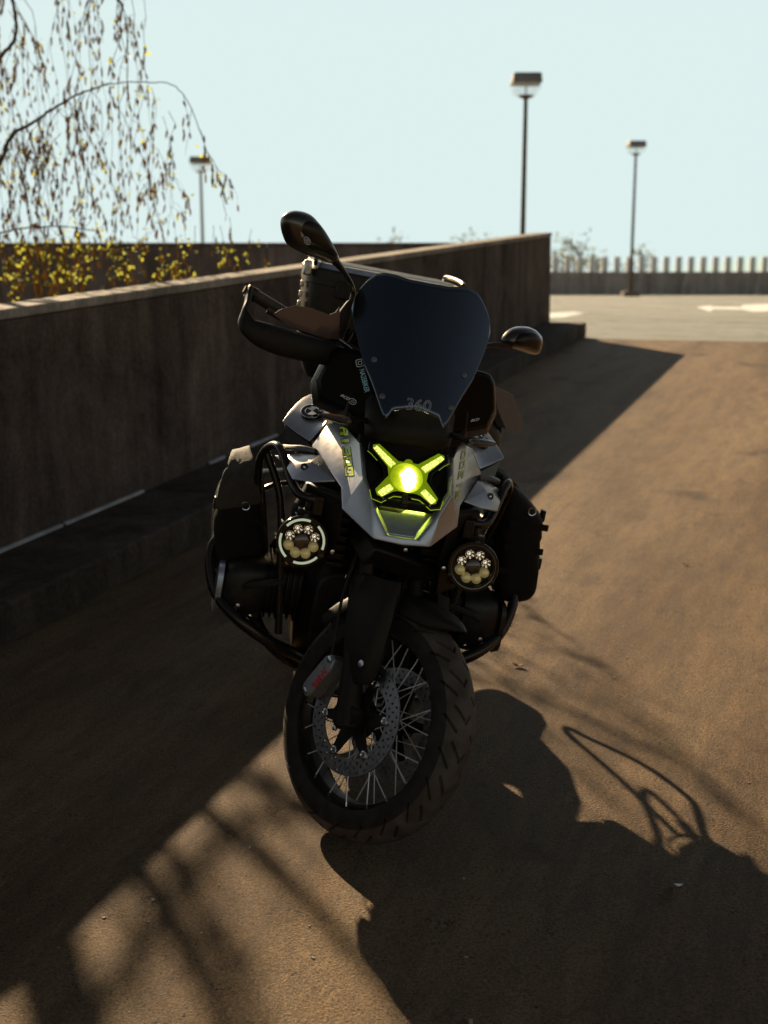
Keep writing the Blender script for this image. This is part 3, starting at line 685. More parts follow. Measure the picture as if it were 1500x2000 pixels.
# ---------------------------------------------------------------- fork, mudguard, brakes (turned with the bars)
def fk(z, dy=0.0): return .0 + .492 * (z - .325) + dy
for s_ in (-1, 1):
    leg = part('fork_leg', stg(join(tube_geo(np.array([(s_ * .108, fk(.30), .30), (s_ * .108, fk(.42), .42), (s_ * .108, fk(.66), .66)]), [.034, .031, .031], 18), tube_geo(np.array([(s_ * .108, fk(.655), .655), (s_ * .108, fk(1.06), 1.06)]), .0215, 16), lathe_geo([(-.02, .038), (.022, .038)], (s_ * .108, 0, .325), (1, 0, 0), 20))), 'black_plastic')
    part('pinch_bolt', stg(lathe_geo([(0, .007), (s_ * .006, .007), (s_ * .007, .004)], (s_ * .13, .0, .285), (1, 0, 0), 8)), 'steel', leg)
    part('pinch_bolt', stg(lathe_geo([(0, .011), (s_ * .006, .011), (s_ * .007, .006)], (s_ * .132, .0, .325), (1, 0, 0), 6)), 'dark_metal', leg)
    # slider shield: wraps the front and outside of the leg
    secs = []
    for z, yf, yr_, xo in ((.425, -.012, .055, .128), (.455, -.020, .075, .136), (.52, -.010, .105, .142), (.60, .008, .150, .142), (.66, .028, .185, .138), (.70, .05, .20, .128)):
        secs.append([(s_ * .082, yf + .018, z + .005), (s_ * .092, yf + .002, z), (s_ * .112, yf - .006, z), (s_ * (xo - .006), yf + .006, z - .004), (s_ * xo, yf + .025, z - .010), (s_ * (xo - .002), yr_ - .01, z - .03), (s_ * (xo - .010), yr_, z - .034), (s_ * (xo - .016), yr_ - .004, z - .034), (s_ * (xo - .010), yf + .03, z - .010), (s_ * .11, yf + .008, z)])
    fg = part('fork_guard', stg(loft_geo(secs)), 'black_plastic', angle=45)
    part('screw', stg(lathe_geo([(0, .010), (s_ * .003, .010), (s_ * .0035, .005)], (s_ * .137, .012, .470), (1, 0, 0), 10)), 'steel', fg)
    # caliper behind the leg
    cal_o = [(s_ * .128, y, z) for y, z in ((.168, .300), (.182, .318), (.176, .345), (.164, .385), (.150, .425), (.130, .440), (.112, .430), (.110, .40), (.128, .36), (.138, .318), (.150, .298))]
    cal = part('brake_caliper', stg(prism_geo(cal_o, (-s_ * .075, 0, 0))), 'caliper_grey', bevel=.006, bseg=2)
    part('caliper_bolt', stg(lathe_geo([(0, .009), (s_ * .004, .009), (s_ * .005, .005)], (s_ * .128, .128, .424), (1, 0, 0), 10)), 'steel', cal)
    part('caliper_bolt', stg(lathe_geo([(0, .008), (s_ * .004, .008), (s_ * .005, .005)], (s_ * .128, .160, .312), (1, 0, 0), 10)), 'steel', cal)
    if s_ < 0: PRINTS.append((cal, 'BMW', ((618, 1344), (642, 1311), (634, 1303), (609, 1337)), 'red_print', dict(bold=.02)))
    part('brake_hose', stg(tube_geo(catmull([(s_ * .122, .135, .435), (s_ * .132, .15, .50), (s_ * .130, .19, .60), (s_ * .10, .25, .78), (s_ * .05, .36, 1.0)], 8), .0045, 7)), 'rubber', leg)
# mudguard
secs = []
for a, hwid, dr in ((67, .006, .042), (71, .036, .040), (76, .062, .036), (82, .080, .032), (90, .088, .029), (104, .089, .027), (125, .084, .026), (140, .078, .024), (152, .070, .02)):
    sec = []
    for x, d_ in ((-1, -.058), (-.95, -.018), (-.65, .000), (0, .006), (.65, .000), (.95, -.018), (1, -.058)):
        r = .330 + dr + d_ * min(1, hwid / .07); sec.append((x * hwid, -r * math.cos(R(a)), .325 + r * math.sin(R(a))))
    secs.append(sec)
V, Fc = loft_geo(secs, cap=False); n_ = 7
Fc = [q for i, q in enumerate(Fc) if i % n_ != n_ - 1]
part('mudguard', stg((V, Fc)), 'black_plastic', solid=.004, subsurf=1, angle=60)
# fork bridge and headstock
part('fork_bridge', stg(join(obox_geo((0, fk(.74), .74), (.14, 0, 0), (0, .05, .02), (0, -.012, .03)), obox_geo((0, fk(1.03) + .01, 1.03), (.135, 0, 0), (0, .045, .02), (0, -.008, .018)))), 'dark_metal', bevel=.008)
part('telelever_arm', join(tube_geo(np.array([(-.11, .55, .52), (-.09, .36, .66), (0, .20, .735)]), .020, 10), tube_geo(np.array([(.11, .55, .52), (.09, .36, .66), (0, .20, .735)]), .020, 10)), 'dark_metal')

# handlebar
hb = part('handlebar', stg(tube_geo(catmull([(-.492, .655, 1.218), (-.33, .600, 1.205), (-.20, .53, 1.195), (-.10, .475, 1.15), (0, .465, 1.14), (.10, .475, 1.15), (.20, .53, 1.195), (.33, .600, 1.205), (.50, .62, 1.226)], 8), .0135, 12)), 'tube_black')
part('bar_clamp', stg(obox_geo((0, .46, 1.11), (.06, 0, 0), (0, .03, .01), (0, -.01, .045))), 'dark_metal', hb, bevel=.006)
for s_ in (-1, 1):
    e0 = np.array([s_ * .480, .651, 1.217]); e1 = np.array([s_ * .345, .606, 1.206])
    if s_ > 0: e0 = np.array([.485, .624, 1.225])
    part('grip', stg(tube_geo(np.array([e0, e0 * .96 + e1 * .04, e0 * .95 + e1 * .05, e1 * .96 + e0 * .04, e1 * .95 + e0 * .05, e1]), [.020, .020, .0172, .0172, .022, .022], 16)), 'grip_rubber', hb)
    sw = part('switch_block', stg(loft_geo([catmull(st_sec, 3, True) for st_sec in [[np.array([s_ * (.33 - .03 * i), .617 - .016 * i, 1.212 - .003 * i]) + np.array(v) * (1 if 0 < i < 2.6 else .8) for v in ((0, -.03, .012), (0, .0, .028), (0, .022, .015), (0, .022, -.015), (0, 0, -.028), (0, -.03, -.012))] for i in (0, .3, 2.2, 2.7)]])), 'satin_black', hb)
    for j in range(3):
        part('button', stg(obox_geo((s_ * (.315 - .022 * j), .605 - .01 * j, 1.242), (.008, 0, 0), (0, .006, 0), (0, 0, .006))), 'case_alu' if j != 1 else 'grey_paint', sw, bevel=.002)
    part('lever', stg(tube_geo(catmull([(s_ * .245, .53, 1.195), (s_ * .29, .53, 1.19), (s_ * .38, .565, 1.19), (s_ * .455, .60, 1.195)], 6), [.010, .008, .007, .009], 8, flat=(1, .6))), 'satin_black', hb)
    rv = part('fluid_reservoir', stg(loft_geo([rrect(s_ * .215, 0, .024, .017, 0, 4, 16)[:, [0, 2, 1]] + np.array([0, .505, 1.215]), rrect(s_ * .215, 0, .026, .019, 0, 4, 16)[:, [0, 2, 1]] + np.array([0, .503, 1.245]), rrect(s_ * .215, 0, .024, .018, 0, 4, 16)[:, [0, 2, 1]] + np.array([0, .502, 1.25])])), 'gloss_black', hb)
    # hand guard: bar-end bow, broad body, smoked deflector
    hoff = np.array([0, 0, 0]) if s_ < 0 else np.array([.05, -.045, .02])
    path = catmull([(s_ * .500, .648, 1.222), (s_ * .512, .616, 1.186), (s_ * .521, .594, 1.155), (s_ * .515, .574, 1.136), (s_ * .490, .558, 1.129), (s_ * .44, .540, 1.132), (s_ * .34, .520, 1.148), (s_ * .205, .500, 1.173)], 7) + hoff
    hg = part('hand_guard', stg(tube_geo(path, [.017, .016, .018, .022, .027, .035, .039, .037, .027], 16, flat=(1.0, .55), up=(0, .25, 1))), 'black_plastic')
    part('bar_end', stg(lathe_geo([(-.012, .014), (-.010, .019), (.016, .019), (.018, .012), (.024, .010)], S_(s_ * .488, .650, 1.218) + hoff, (s_ * .9, .43, .05), 14)), 'dark_metal', hg)
    part('guard_screw', stg(lathe_geo([(0, .007), (.004, .007), (.005, .003)], S_(s_ * .225, .482, 1.178) + hoff, (0, -1, .2), 10)), 'steel', hg)
    if s_ < 0:
        dfl = [sY(x, y, .520) for x, y in ((534, 614), (552, 603), (580, 597), (612, 603), (644, 615), (656, 610), (664, 600), (664, 664), (640, 662), (600, 650), (560, 636))]
        part('deflector', stg(prism_geo(dfl, (0, .004, 0))), 'smoke_plastic', hg, bevel=.0015)
        LD = [np.array(p) * np.array([-1, 1, 1]) for p in dfl]
    else:
        part('deflector', stg(prism_geo([sY(x, y, .49) for x, y in ((962, 752), (1003, 771), (1013, 802), (1025, 828), (1018, 844), (988, 838), (972, 800))], (-.01, .03, -.004))), 'guard_grey', hg, bevel=.0015)
    # mirror
    ol = {-1: [(551, 440), (553, 425), (562, 415), (578, 411), (600, 416), (616, 432), (632, 456), (650, 488), (658, 507), (652, 514), (637, 512), (615, 503), (590, 494), (566, 480), (556, 462)],
          1: [(1053, 668), (1050, 652), (1036, 640), (1016, 638), (998, 644), (984, 660), (983, 670), (992, 678), (1010, 684), (1032, 691), (1046, 690)]}[s_]
    O = catmull([sY(x, y, .55) for x, y in ol], 4, True)
    hd_ = part('mirror', stg(pillow_geo(O, (0, -1, .1), .050, back=.012, steps=6)), 'mirror_shell', angle=50)
    cc = O.mean(0); G = cc + (O - cc) * .90 + np.array([0, .0135, 0])
    part('mirror_glass', stg((G, [tuple(range(len(G)))])), 'mirror_glass', hd_, smooth=False)
    cov = part('cover_panel', stg(pillow_geo(catmull([cc + (p - cc) * .74 + np.array([.004 * -s_, -.026, .004]) for p in O[::4]], 3, True), (0, -1, .1), .029, steps=5)), 'satin_black', hd_, angle=50)
    inn = sY(*((655, 508) if s_ < 0 else (986, 669)), .55)
    part('mirror_stem', stg(tube_geo(catmull([inn + np.array([s_ * .02, -.01, 0]), inn * .6 + np.array([s_ * .262, .545, 1.362]) * .4, (s_ * .262, .547, 1.356), (s_ * .246, .546, 1.325), (s_ * .247, .54, 1.26), (s_ * .246, .535, 1.205)], 7), [.013, .0085, .0072, .0072, .0075, .008], 10)), 'tube_black', hd_)
    part('stem_boot', stg(lathe_geo([(0, .018), (.03, .0215), (.07, .019), (.10, .011), (.105, .008)], (s_ * .247, .54, 1.215), (0, 0.05, 1), 14)), 'rubber', hd_)
    if s_ < 0:
        PRINTS.append((cov, 'BCD', ((579, 451), (590, 464), (594, 460), (583, 447)), 'white_print', dict(shear=.3, bold=.01)))
        EMB.append((cov, (600, 470), (605, 476), (603, 466)))

# ---------------------------------------------------------------- silver front shield
def S_(*p): return np.array(p, float)
Bo, Bi, Ml, Mh = S_(.076, -.022, .832), S_(.041, -.018, .846), S_(.159, .070, .876), S_(.166, .126, .923)
Ii, It, Wc, St = S_(.121, .041, .970), S_(.130, .171, 1.042), S_(.246, .298, .987), S_(.208, .345, 1.049)
Sti, Rt, Rv = S_(.164, .303, 1.056), S_(.187, .320, 1.058), S_(.139, .070, .915)
Lm = (Ii + Bi) / 2 + S_(.004, -.004, 0)
Vh = [Sti, It, Ii, Rv, Rt, St, Wc, Mh, Bi, Bo, Ml, Lm]            # 0..11
fl = [p + S_(-.014, .022, -.002) for p in (It, Ii, Lm, Bi)]       # flange 12..15
Vh = np.array(Vh + fl)
Fh = [(0, 1, 2, 3, 4), (4, 3, 7, 6, 5), (2, 11, 9, 3), (11, 8, 9), (3, 9, 10, 7), (1, 12, 13, 2), (2, 13, 14, 11), (11, 14, 15, 8)]
n_ = len(Vh); V = np.concatenate([Vh, Vh * [-1, 1, 1]]); Fc = Fh + [tuple(reversed([i + n_ for i in q])) for q in Fh]
Fc += [(8, 15, 15 + n_, 8 + n_), (9, 8, 8 + n_, 9 + n_)]
V = np.concatenate([V, [Bo * [0, 1, 1] + S_(0, -.006, -.004), Bi * [0, 1, 1] + S_(0, -.004, 0)]])
Fc = Fc[:-2] + [(8, 15, 15 + n_, 8 + n_, len(V) - 1), (9, 8, len(V) - 1, len(V) - 2), (8 + n_, 9 + n_, len(V) - 2, len(V) - 1)]
shield = part('front_fairing', (V, Fc), 'silver_paint', solid=.012, soff=-1, bevel=.0055, bseg=3, angle=25)
PRINTS.append((shield, 'R1300', ((663, 836), (676, 935), (692, 930), (679, 832)), 'lime_print', dict(block=True, border=True)))
PRINTS.append((shield, 'R1300', ((900, 972), (911, 873), (901, 880), (888, 977)), 'olive_print', dict(block=True)))
# inner scoop below the lamp and black backing
part('scoop', prism_geo([(-.046, -.006, .848), (.046, -.006, .848), (.082, .055, .905), (-.082, .055, .905)], (0, .004, -.010)), 'silver_paint', shield, bevel=.002)
part('lamp_backing', join(prism_geo([(-.13, .20, 1.06), (.13, .20, 1.06), (.125, .085, .96), (.055, .022, .86), (-.055, .022, .86), (-.125, .085, .96)], (0, .05, -.02))), 'black_plastic', shield, smooth=False)
part('scoop_bar', obox_geo((0, .040, .922), (.085, 0, 0), (0, .012, .004), (0, -.006, .012)), 'black_plastic', shield, bevel=.004)

# ---------------------------------------------------------------- headlamp
HLn = S_(0, -1, .97) / np.linalg.norm([1, .97])                    # faces forward and up
def HP(x, z, d=0.0): return S_(x, .135 + .97 * (z - 1.033), z) + HLn * d
hc = HP(0, .980); ux = S_(1, 0, 0); uz = HP(0, 1.0) - HP(0, .9); uz /= np.linalg.norm(uz)
def HQ(a, b, d=0.0): return hc + ux * a + uz * b + HLn * d
def sym(h): return h + [(-x, z) for x, z in h[::-1]]
def lens_material():
    m = bpy.data.materials.new('lamp_lens'); m.use_nodes = True; t = m.node_tree; N = t.nodes; L = t.links; B = N['Principled BSDF']
    B.inputs['Base Color'].default_value = (.35, .45, .02, 1); B.inputs['Roughness'].default_value = .08
    tc = N.new('ShaderNodeTexCoord'); hot = HQ(.001, -.012, .02)
    def dot(v, s):
        d = N.new('ShaderNodeVectorMath'); d.operation = 'DOT_PRODUCT'; d.inputs[1].default_value = [float(x) for x in v * s]; L.new(sub.outputs[0], d.inputs[0]); return d.outputs['Value']
    nz = N.new('ShaderNodeTexNoise'); nz.inputs['Scale'].default_value = 55; nz.inputs['Detail'].default_value = 2; L.new(tc.outputs['Object'], nz.inputs['Vector'])
    of = N.new('ShaderNodeVectorMath'); of.operation = 'MULTIPLY_ADD'; of.inputs[1].default_value = (.016, .016, .016); of.inputs[2].default_value = [float(-x - .008) for x in hot]; L.new(nz.outputs['Color'], of.inputs[0])
    sub = N.new('ShaderNodeVectorMath'); sub.operation = 'ADD'; L.new(tc.outputs['Object'], sub.inputs[0]); L.new(of.outputs[0], sub.inputs[1])
    cx = N.new('ShaderNodeCombineXYZ'); L.new(dot(ux, 1 / .0215), cx.inputs[0]); L.new(dot(uz, 1 / .035), cx.inputs[1])
    ln = N.new('ShaderNodeVectorMath'); ln.operation = 'LENGTH'; L.new(cx.outputs[0], ln.inputs[0])
    r = N.new('ShaderNodeValToRGB'); e = r.color_ramp.elements; e[0].position = .0; e[0].color = (1, 1, .80, 1); e[1].position = 1.0; e[1].color = (.20, .25, .0, 1)
    for p, c in ((.30, (1, 1, .55, 1)), (.48, (.92, 1, .06, 1)), (.72, (.42, .52, .002, 1))): x = e.new(p); x.color = c
    hf = N.new('ShaderNodeMath'); hf.operation = 'MULTIPLY'; hf.inputs[1].default_value = .5; L.new(ln.outputs['Value'], hf.inputs[0]); L.new(hf.outputs[0], r.inputs[0])
    mr = N.new('ShaderNodeMapRange'); mr.interpolation_type = 'SMOOTHERSTEP'; mr.inputs['From Min'].default_value = .15; mr.inputs['From Max'].default_value = 1.15; mr.inputs['To Min'].default_value = 55; mr.inputs['To Max'].default_value = .42
    L.new(ln.outputs['Value'], mr.inputs['Value']); L.new(r.outputs[0], B.inputs['Emission Color']); L.new(mr.outputs[0], B.inputs['Emission Strength'])
    MATS['lamp_lens'] = m
lens_material()
head = part('headlamp', prism_geo([HQ(*p, .008) for p in sym([(.030, .055), (.080, .101), (.108, .094), (.110, .068), (.068, .022), (.063, -.004), (.097, -.050), (.090, -.080), (.064, -.086), (.034, -.062)])], -HLn * .03), 'gloss_black', bevel=.003)
part('lime_housing', prism_geo([HQ(*p, .0085) for p in sym([(.027, .0455), (.081, .090), (.098, .085), (.098, .073), (.0555, .024), (.0515, -.004), (.0845, -.0515), (.079, -.068), (.0655, -.0725), (.037, -.051), (.0255, -.0475)])], -HLn * .006 + 0), 'lime_housing', head, bevel=.001)
def bar(a0, b0, a1, b1, w0, w1):
    p0 = HQ(a0, b0); p1 = HQ(a1, b1); t_ = (p1 - p0) / np.linalg.norm(p1 - p0); w = np.cross(HLn, t_)
    return catmull([p0 + w * w0 * .6 - t_ * .003, p0 + w * w0, p1 + w * w1, p1 + w * w1 * .6 + t_ * .003, p1 - w * w1 * .6 + t_ * .003, p1 - w * w1, p0 - w * w0, p0 - w * w0 * .6 - t_ * .003], 2, True)
for s_ in (-1, 1):
    for args in ((s_ * .0440, .030, s_ * .0895, .0735, .0090, .0062), (s_ * .0440, -.0395, s_ * .0700, -.0645, .0085, .0085)):
        o_ = bar(*args)
        part('light_bar', prism_geo(o_ + HLn * .0095, HLn * .004), 'lamp_bar', head, bevel=.001)
# lit piping along the bezel edges
for s_ in (-1, 1):
    part('light_edge', tube_geo(np.array([HQ(s_ * x, z, .006) for x, z in ((.099, -.054), (.092, -.081), (.066, -.0885), (.052, -.078))]), .0009, 5), 'lime_edge', head)
    part('light_edge', tube_geo(np.array([HQ(s_ * x, z, .006) for x, z in ((.112, .064), (.100, .055), (.084, .038))]), .0006, 5), 'lime_edge', head)
    part('light_edge', tube_geo(np.array([HQ(s_ * x, z, .006) for x, z in ((.013, -.063), (.034, -.064), (.048, -.074))]), .0010, 5), 'lime_edge', head)
part('projector_lens', lathe_geo([(0, .0435), (.008, .0435), (.010, .0410), (.0085, .0400), (.011, .036), (.015, .027), (.0175, .014), (.018, .002)], HQ(-.003, -.004, .006), HLn, 36), 'lamp_lens', head)
part('scoop_fill_strip', obox_geo((0, .050, .909), (.060, 0, 0), (0, .004, .0), (0, 0, .002)), 'scoop_fill', head)  # recessed strip added to throw lime light onto the scoop
part('lens_cap', lathe_geo([(0, .013), (.004, .012), (.005, .004)], HQ(0, .041, .0095), HLn, 16), 'lime_housing', head)
part('lamp_bracket', obox_geo(HQ(-.004, -.062, .004), (.008, 0, 0), uz * .024, HLn * .006), 'black_plastic', head, bevel=.002)
for s_ in (-1, 1):
    part('screw', lathe_geo([(0, .0028), (.002, .0028), (.0025, .001)], HQ(s_ * .062, -.083 * .93, .008), HLn, 8), 'steel', head)

# black panel between lamp and screen
part('nose_panel', loft_geo([[(-.118, .19, 1.045), (-.09, .150, 1.056), (0, .142, 1.058), (.09, .150, 1.056), (.118, .19, 1.045)], [(-.122, .21, 1.09), (-.094, .168, 1.10), (0, .158, 1.104), (.094, .168, 1.10), (.122, .21, 1.09)], [(-.128, .25, 1.16), (-.10, .205, 1.17), (0, .19, 1.174), (.10, .205, 1.17), (.128, .25, 1.16)]], cap=False), 'black_plastic', solid=.006, angle=60)

# ---------------------------------------------------------------- windscreen
def scY(X, Z): return .15 + .6 * (Z - 1.17) + 1.8 * X * X
xt = [0, .017, .054, .092, .12, .145, .165, .18, .193, .197]; zt_ = [1.478, 1.479, 1.479, 1.484, 1.484, 1.476, 1.455, 1.432, 1.405, 1.378]
xb = [0, .019, .035, .065, .072, .079, .088, .122, .152, .182, .197]; zb_ = [1.157, 1.155, 1.150, 1.142, 1.128, 1.120, 1.130, 1.197, 1.245, 1.321, 1.374]
xs = np.unique(np.concatenate([np.linspace(-.197, .197, 61), [-.079, .079]])); nr = 26; V = []
for x in xs:
    a_, b_ = np.interp(abs(x), xb, zb_), np.interp(abs(x), xt, zt_)
    for t_ in np.linspace(0, 1, nr): z = a_ + (b_ - a_) * t_; V.append((x, scY(x, z), z))
Fc = [(i * nr + j, i * nr + j + 1, (i + 1) * nr + j + 1, (i + 1) * nr + j) for i in range(len(xs) - 1) for j in range(nr - 1)]
sb_ = MATS['screen_black'].node_tree.nodes['Principled BSDF']; sb_.inputs['Specular Tint'].default_value = (.75, .88, 1, 1); sb_.inputs['Coat Weight'].default_value = .4; sb_.inputs['Coat IOR'].default_value = 1.6; sb_.inputs['Coat Roughness'].default_value = .12; sb_.inputs['Coat Tint'].default_value = (.9, .95, 1, 1)
scr = part('windscreen', (V, Fc), 'screen_black', solid=.0045, soff=0, angle=60)
def SN(X, Z): n__ = S_(3.6 * X, -1, .6); return n__ / np.linalg.norm(n__)
def on_scr(X, Z, d): return S_(X, scY(X, Z), Z) + SN(X, Z) * d
for (x, z) in ((.124, 1.257), (.093, 1.172)):
    for s_ in (-1, 1):
        part('screen_bolt', lathe_geo([(0, .0085), (.003, .0085), (.005, .006), (.006, .002)], on_scr(s_ * x, z, .002), SN(s_ * x, z), 14), 'grey_paint', scr)
def scr_text(s, p, m, d=.0034, **k):
    """p = four photo pixels bl, br, tr, tl measured on the screen"""
    Q = [onf(*q, scY) for q in p]; V, Fc = text_geo(s, **k); out = []
    for u, v in V:
        P = Q[0] * (1 - u) * (1 - v) + Q[1] * u * (1 - v) + Q[2] * u * v + Q[3] * (1 - u) * v; out.append(on_scr(P[0], P[2], d))
    return part('lettering', (np.array(out), Fc), m, scr, smooth=False)
scr_text('360', ((792, 801), (841, 806), (842, 783), (793, 777)), 'grey_print', outline=.016, shear=.1)
# wind deflectors beside the screen, with black cowl behind
DR = [S_(*p) for p in ((.100, .225, 1.085), (.172, .285, 1.096), (.244, .335, 1.110), (.259, .345, 1.165), (.236, .335, 1.245), (.220, .33, 1.262), (.196, .32, 1.268), (.15, .285, 1.272), (.10, .23, 1.20))]
for s_ in (1, -1):
    m3 = np.array([s_, 1, 1]); P = np.array([p * m3 for p in DR]); c_ = P.mean(0); cI = c_ + (P - c_) * .86 + S_(0, -.010, 0)
    dfo = part('wind_deflector', loft_geo([P + S_(0, .008, 0), P, cI]), 'dull_black', bevel=.0025, angle=20)
    part('cowl', loft_geo([c_ + (P - c_) * 1.0 + S_(0, .009, -.002), c_ + (P - c_) * 1.10 + S_(s_ * .006, .03, -.014), c_ + (P - c_) * 1.02 + S_(s_ * .006, .10, -.03)]), 'satin_black', dfo, bevel=.004)
    if s_ > 0: PRINTS.append((dfo, 'BCD', ((918, 824), (935, 821), (936, 816), (920, 819)), 'white_print', dict(shear=.3, bold=.01)))
    else:
        PRINTS.append((dfo, 'BCD', ((665, 773), (682, 783), (685, 778), (668, 769)), 'white_print', dict(shear=.3, bold=.01)))
        EMB.append((dfo, (689, 784), (696, 787), (691, 779)))
        ldf = dfo
# cockpit behind the screen
part('instrument_display', obox_geo((0, .43, 1.20), (.10, 0, 0), (0, .05, .075), (0, .010, -.006)), 'gloss_black', bevel=.006)
part('cockpit_cowl', loft_geo([rrect(0, 1.11, .17, .075, .27, 4), rrect(0, 1.10, .20, .085, .34, 4), rrect(0, 1.07, .17, .07, .42, 4)]), 'black_plastic')
both('cowl_bracket', tube_geo(catmull([(.12, .25, 1.25), (.16, .33, 1.22), (.15, .36, 1.10)], 6), .009, 8), 'tube_black')
part('phone_mount', stg(obox_geo((-.175, .50, 1.262), (.028, 0, -.012), (0, .03, 0), (.003, 0, .006))), 'case_alu', bevel=.003)

# turn signals
for s_ in (-1, 1):
    a, b = S_(s_ * .160, .165, 1.092), S_(s_ * .240, .200, 1.092)
    P = [a, a * .85 + b * .15, a * .4 + b * .6, b]
    sg = part('turn_signal', tube_geo(catmull(P, 4), [.005, .015, .0165, .013, .008], 12, flat=(.75, 1.3), up=(0, 0, 1)), 'smoke_lens')
    part('stalk', tube_geo(np.array([a, a + S_(-s_ * .045, .05, .004)]), .008, 8), 'black_plastic', sg)

# ---------------------------------------------------------------- tank, side panels
part('fuel_tank', loft_geo([rrect(0, .93, .15, .10, .34, 3), rrect(0, .945, .26, .085, .40, 3), rrect(0, .96, .282, .09, .46, 3), rrect(0, .975, .272, .10, .56, 3), rrect(0, .96, .21, .11, .72, 3), rrect(0, .92, .15, .09, .88, 3)]), 'black_plastic', angle=60)
for s_ in (-1, 1):
    m3 = np.array([s_, 1, 1])
    c00 = S_(.214, .350, 1.046); c10 = S_(.252, .345, .985); c11 = S_(.330, .412, 1.022); c01 = S_(.265, .60, 1.105); cm = S_(.16, .58, 1.10)
    G = []; N_ = 10
    for i in range(N_ + 1):
        for j in range(N_ + 1):
            u, v = i / N_, j / N_
            p = c00 * (1 - u) * (1 - v) + c10 * u * (1 - v) + c11 * u * v + cm * (1 - u) * v
            p = p + S_(.01, -.006, .018) * (math.sin(math.pi * u) * .9 * math.sin(math.pi * v * .6)) + (c01 - (c11 + cm) / 2) * (v ** 2) * math.sin(math.pi * u) * .35
            G.append(p * m3)
    pan = part('tank_panel', (np.array(G), [(i * (N_ + 1) + j, i * (N_ + 1) + j + 1, (i + 1) * (N_ + 1) + j + 1, (i + 1) * (N_ + 1) + j) for i in range(N_) for j in range(N_)]), 'silver_paint', solid=.006, bevel=.002, angle=50)
    # roundel
    k = int(.56 * N_) * (N_ + 1) + int(.56 * N_); ce = G[k]; e1 = G[k + 1] - G[k - 1]; e2 = G[k + N_ + 1] - G[k - N_ - 1]; nn = np.cross(e1, e2); nn /= np.linalg.norm(nn); nn *= np.sign(nn[2])
    fx = e2 - nn * (e2 @ nn); fx /= np.linalg.norm(fx); fy = np.cross(nn, fx)
    em = part('roundel', lathe_geo([(-.006, .033), (.003, .0335), (.005, .032), (.005, .001)], ce + nn * .003, nn, 32), 'gloss_black', pan)
    rg = [ce + nn * .0085 + .0325 * (math.cos(t_) * fx + math.sin(t_) * fy) for t_ in np.linspace(0, 2 * math.pi, 32, endpoint=False)]
    part('rim', tube_geo(np.array(rg), .0014, 5, closed=True), 'chrome', em)
    rg = [ce + nn * .0085 + .0200 * (math.cos(t_) * fx + math.sin(t_) * fy) for t_ in np.linspace(0, 2 * math.pi, 28, endpoint=False)]
    part('rim', tube_geo(np.array(rg), .0009, 5, closed=True), 'chrome', em)
    for q0 in (0, math.pi):
        P = [ce + nn * .0088] + [ce + nn * .0088 + .0195 * (math.cos(t_) * fx + math.sin(t_) * fy) for t_ in np.linspace(q0, q0 + math.pi / 2, 8)]
        part('quarter', (np.array(P), [tuple(range(len(P)))]), 'white_print', em, smooth=False)
    for ch, an in (('B', 135), ('M', 90), ('W', 45)):
        a_ = R(an); ou = math.cos(a_) * fx + math.sin(a_) * fy; tg = math.sin(a_) * fx - math.cos(a_) * fy; p0 = ce + nn * .0088 + ou * .0225 - tg * .0035
        part('lettering', text_quad(ch, p0, p0 + tg * .007, p0 + tg * .007 + ou * .0075, p0 + ou * .0075, (0, 0, 0)), 'white_print', em, smooth=False)
    # lower silver side panel with its screw
    a0, a1, a2, a3 = S_(.223, .237, .975), S_(.318, .330, .940), S_(.290, .200, .905), S_(.178, .150, .930)
    rd = S_(.245, .21, .958)
    GV = np.array([a0, (a0 + a1) / 2 + S_(.004, -.006, .008), a1, a1 + S_(.02, .08, -.02), (a1 + a2) / 2 + S_(.006, 0, .002), a2, (a2 + a3) / 2 + S_(0, -.008, -.004), a3, rd]) * m3
    sp_ = part('side_panel', (GV, [(0, 1, 8), (1, 2, 4, 8), (2, 3, 4), (4, 5, 8), (5, 6, 8), (6, 7, 8), (7, 0, 8)]), 'silver_paint', solid=.006, bevel=.004, bseg=3, angle=30)
    cp = (S_(.262, .215, .942) + S_(0, -.006, 0)) * m3; nn = S_(s_ * .35, -.85, .35); nn /= np.linalg.norm(nn)
    part('panel_screw', lathe_geo([(-.004, .010), (.003, .010), (.003, .007), (.0, .006)], cp, nn, 14), 'gloss_black', sp_)
    part('panel_screw', lathe_geo([(0, .004), (.002, .004), (.003, .002)], cp + nn * .001, nn, 8), 'steel', sp_)
    # black cheek between tank panel and side panel, and radiator box
    part('tank_cheek', prism_geo([np.array(p) * m3 for p in ((.240, .330, .985), (.326, .41, 1.016), (.315, .41, .975), (.295, .345, .955), (.245, .30, .965))], S_(-s_ * .03, .06, 0)), 'gloss_black', bevel=.006)
    part('trim_strip', tube_geo(catmull([np.array(p) * m3 for p in ((.235, .27, .978), (.27, .285, .977), (.30, .32, .966), (.315, .37, .955))], 6), .0085, 10), 'grey_paint')
    part('radiator', join(box_geo(min(s_ * .10, s_ * .235), max(s_ * .10, s_ * .235), .25, .33, .66, .92)), 'black_plastic', bevel=.01)
    lv = []
    for j in range(9): lv.append(obox_geo((s_ * .168, .246, .68 + j * .026), (.06, 0, 0), (0, .010, .004), (0, 0, .003)))
    part('radiator_louvres', join(*lv), 'satin_black', smooth=False)
    # inner fairing leg beside the fork
    part('inner_fairing', prism_geo([np.array(p) * m3 for p in ((.15, .10, .90), (.245, .21, .90), (.27, .27, .80), (.25, .30, .64), (.17, .24, .62), (.14, .13, .78))], (0, .05, 0)), 'black_plastic', bevel=.01)

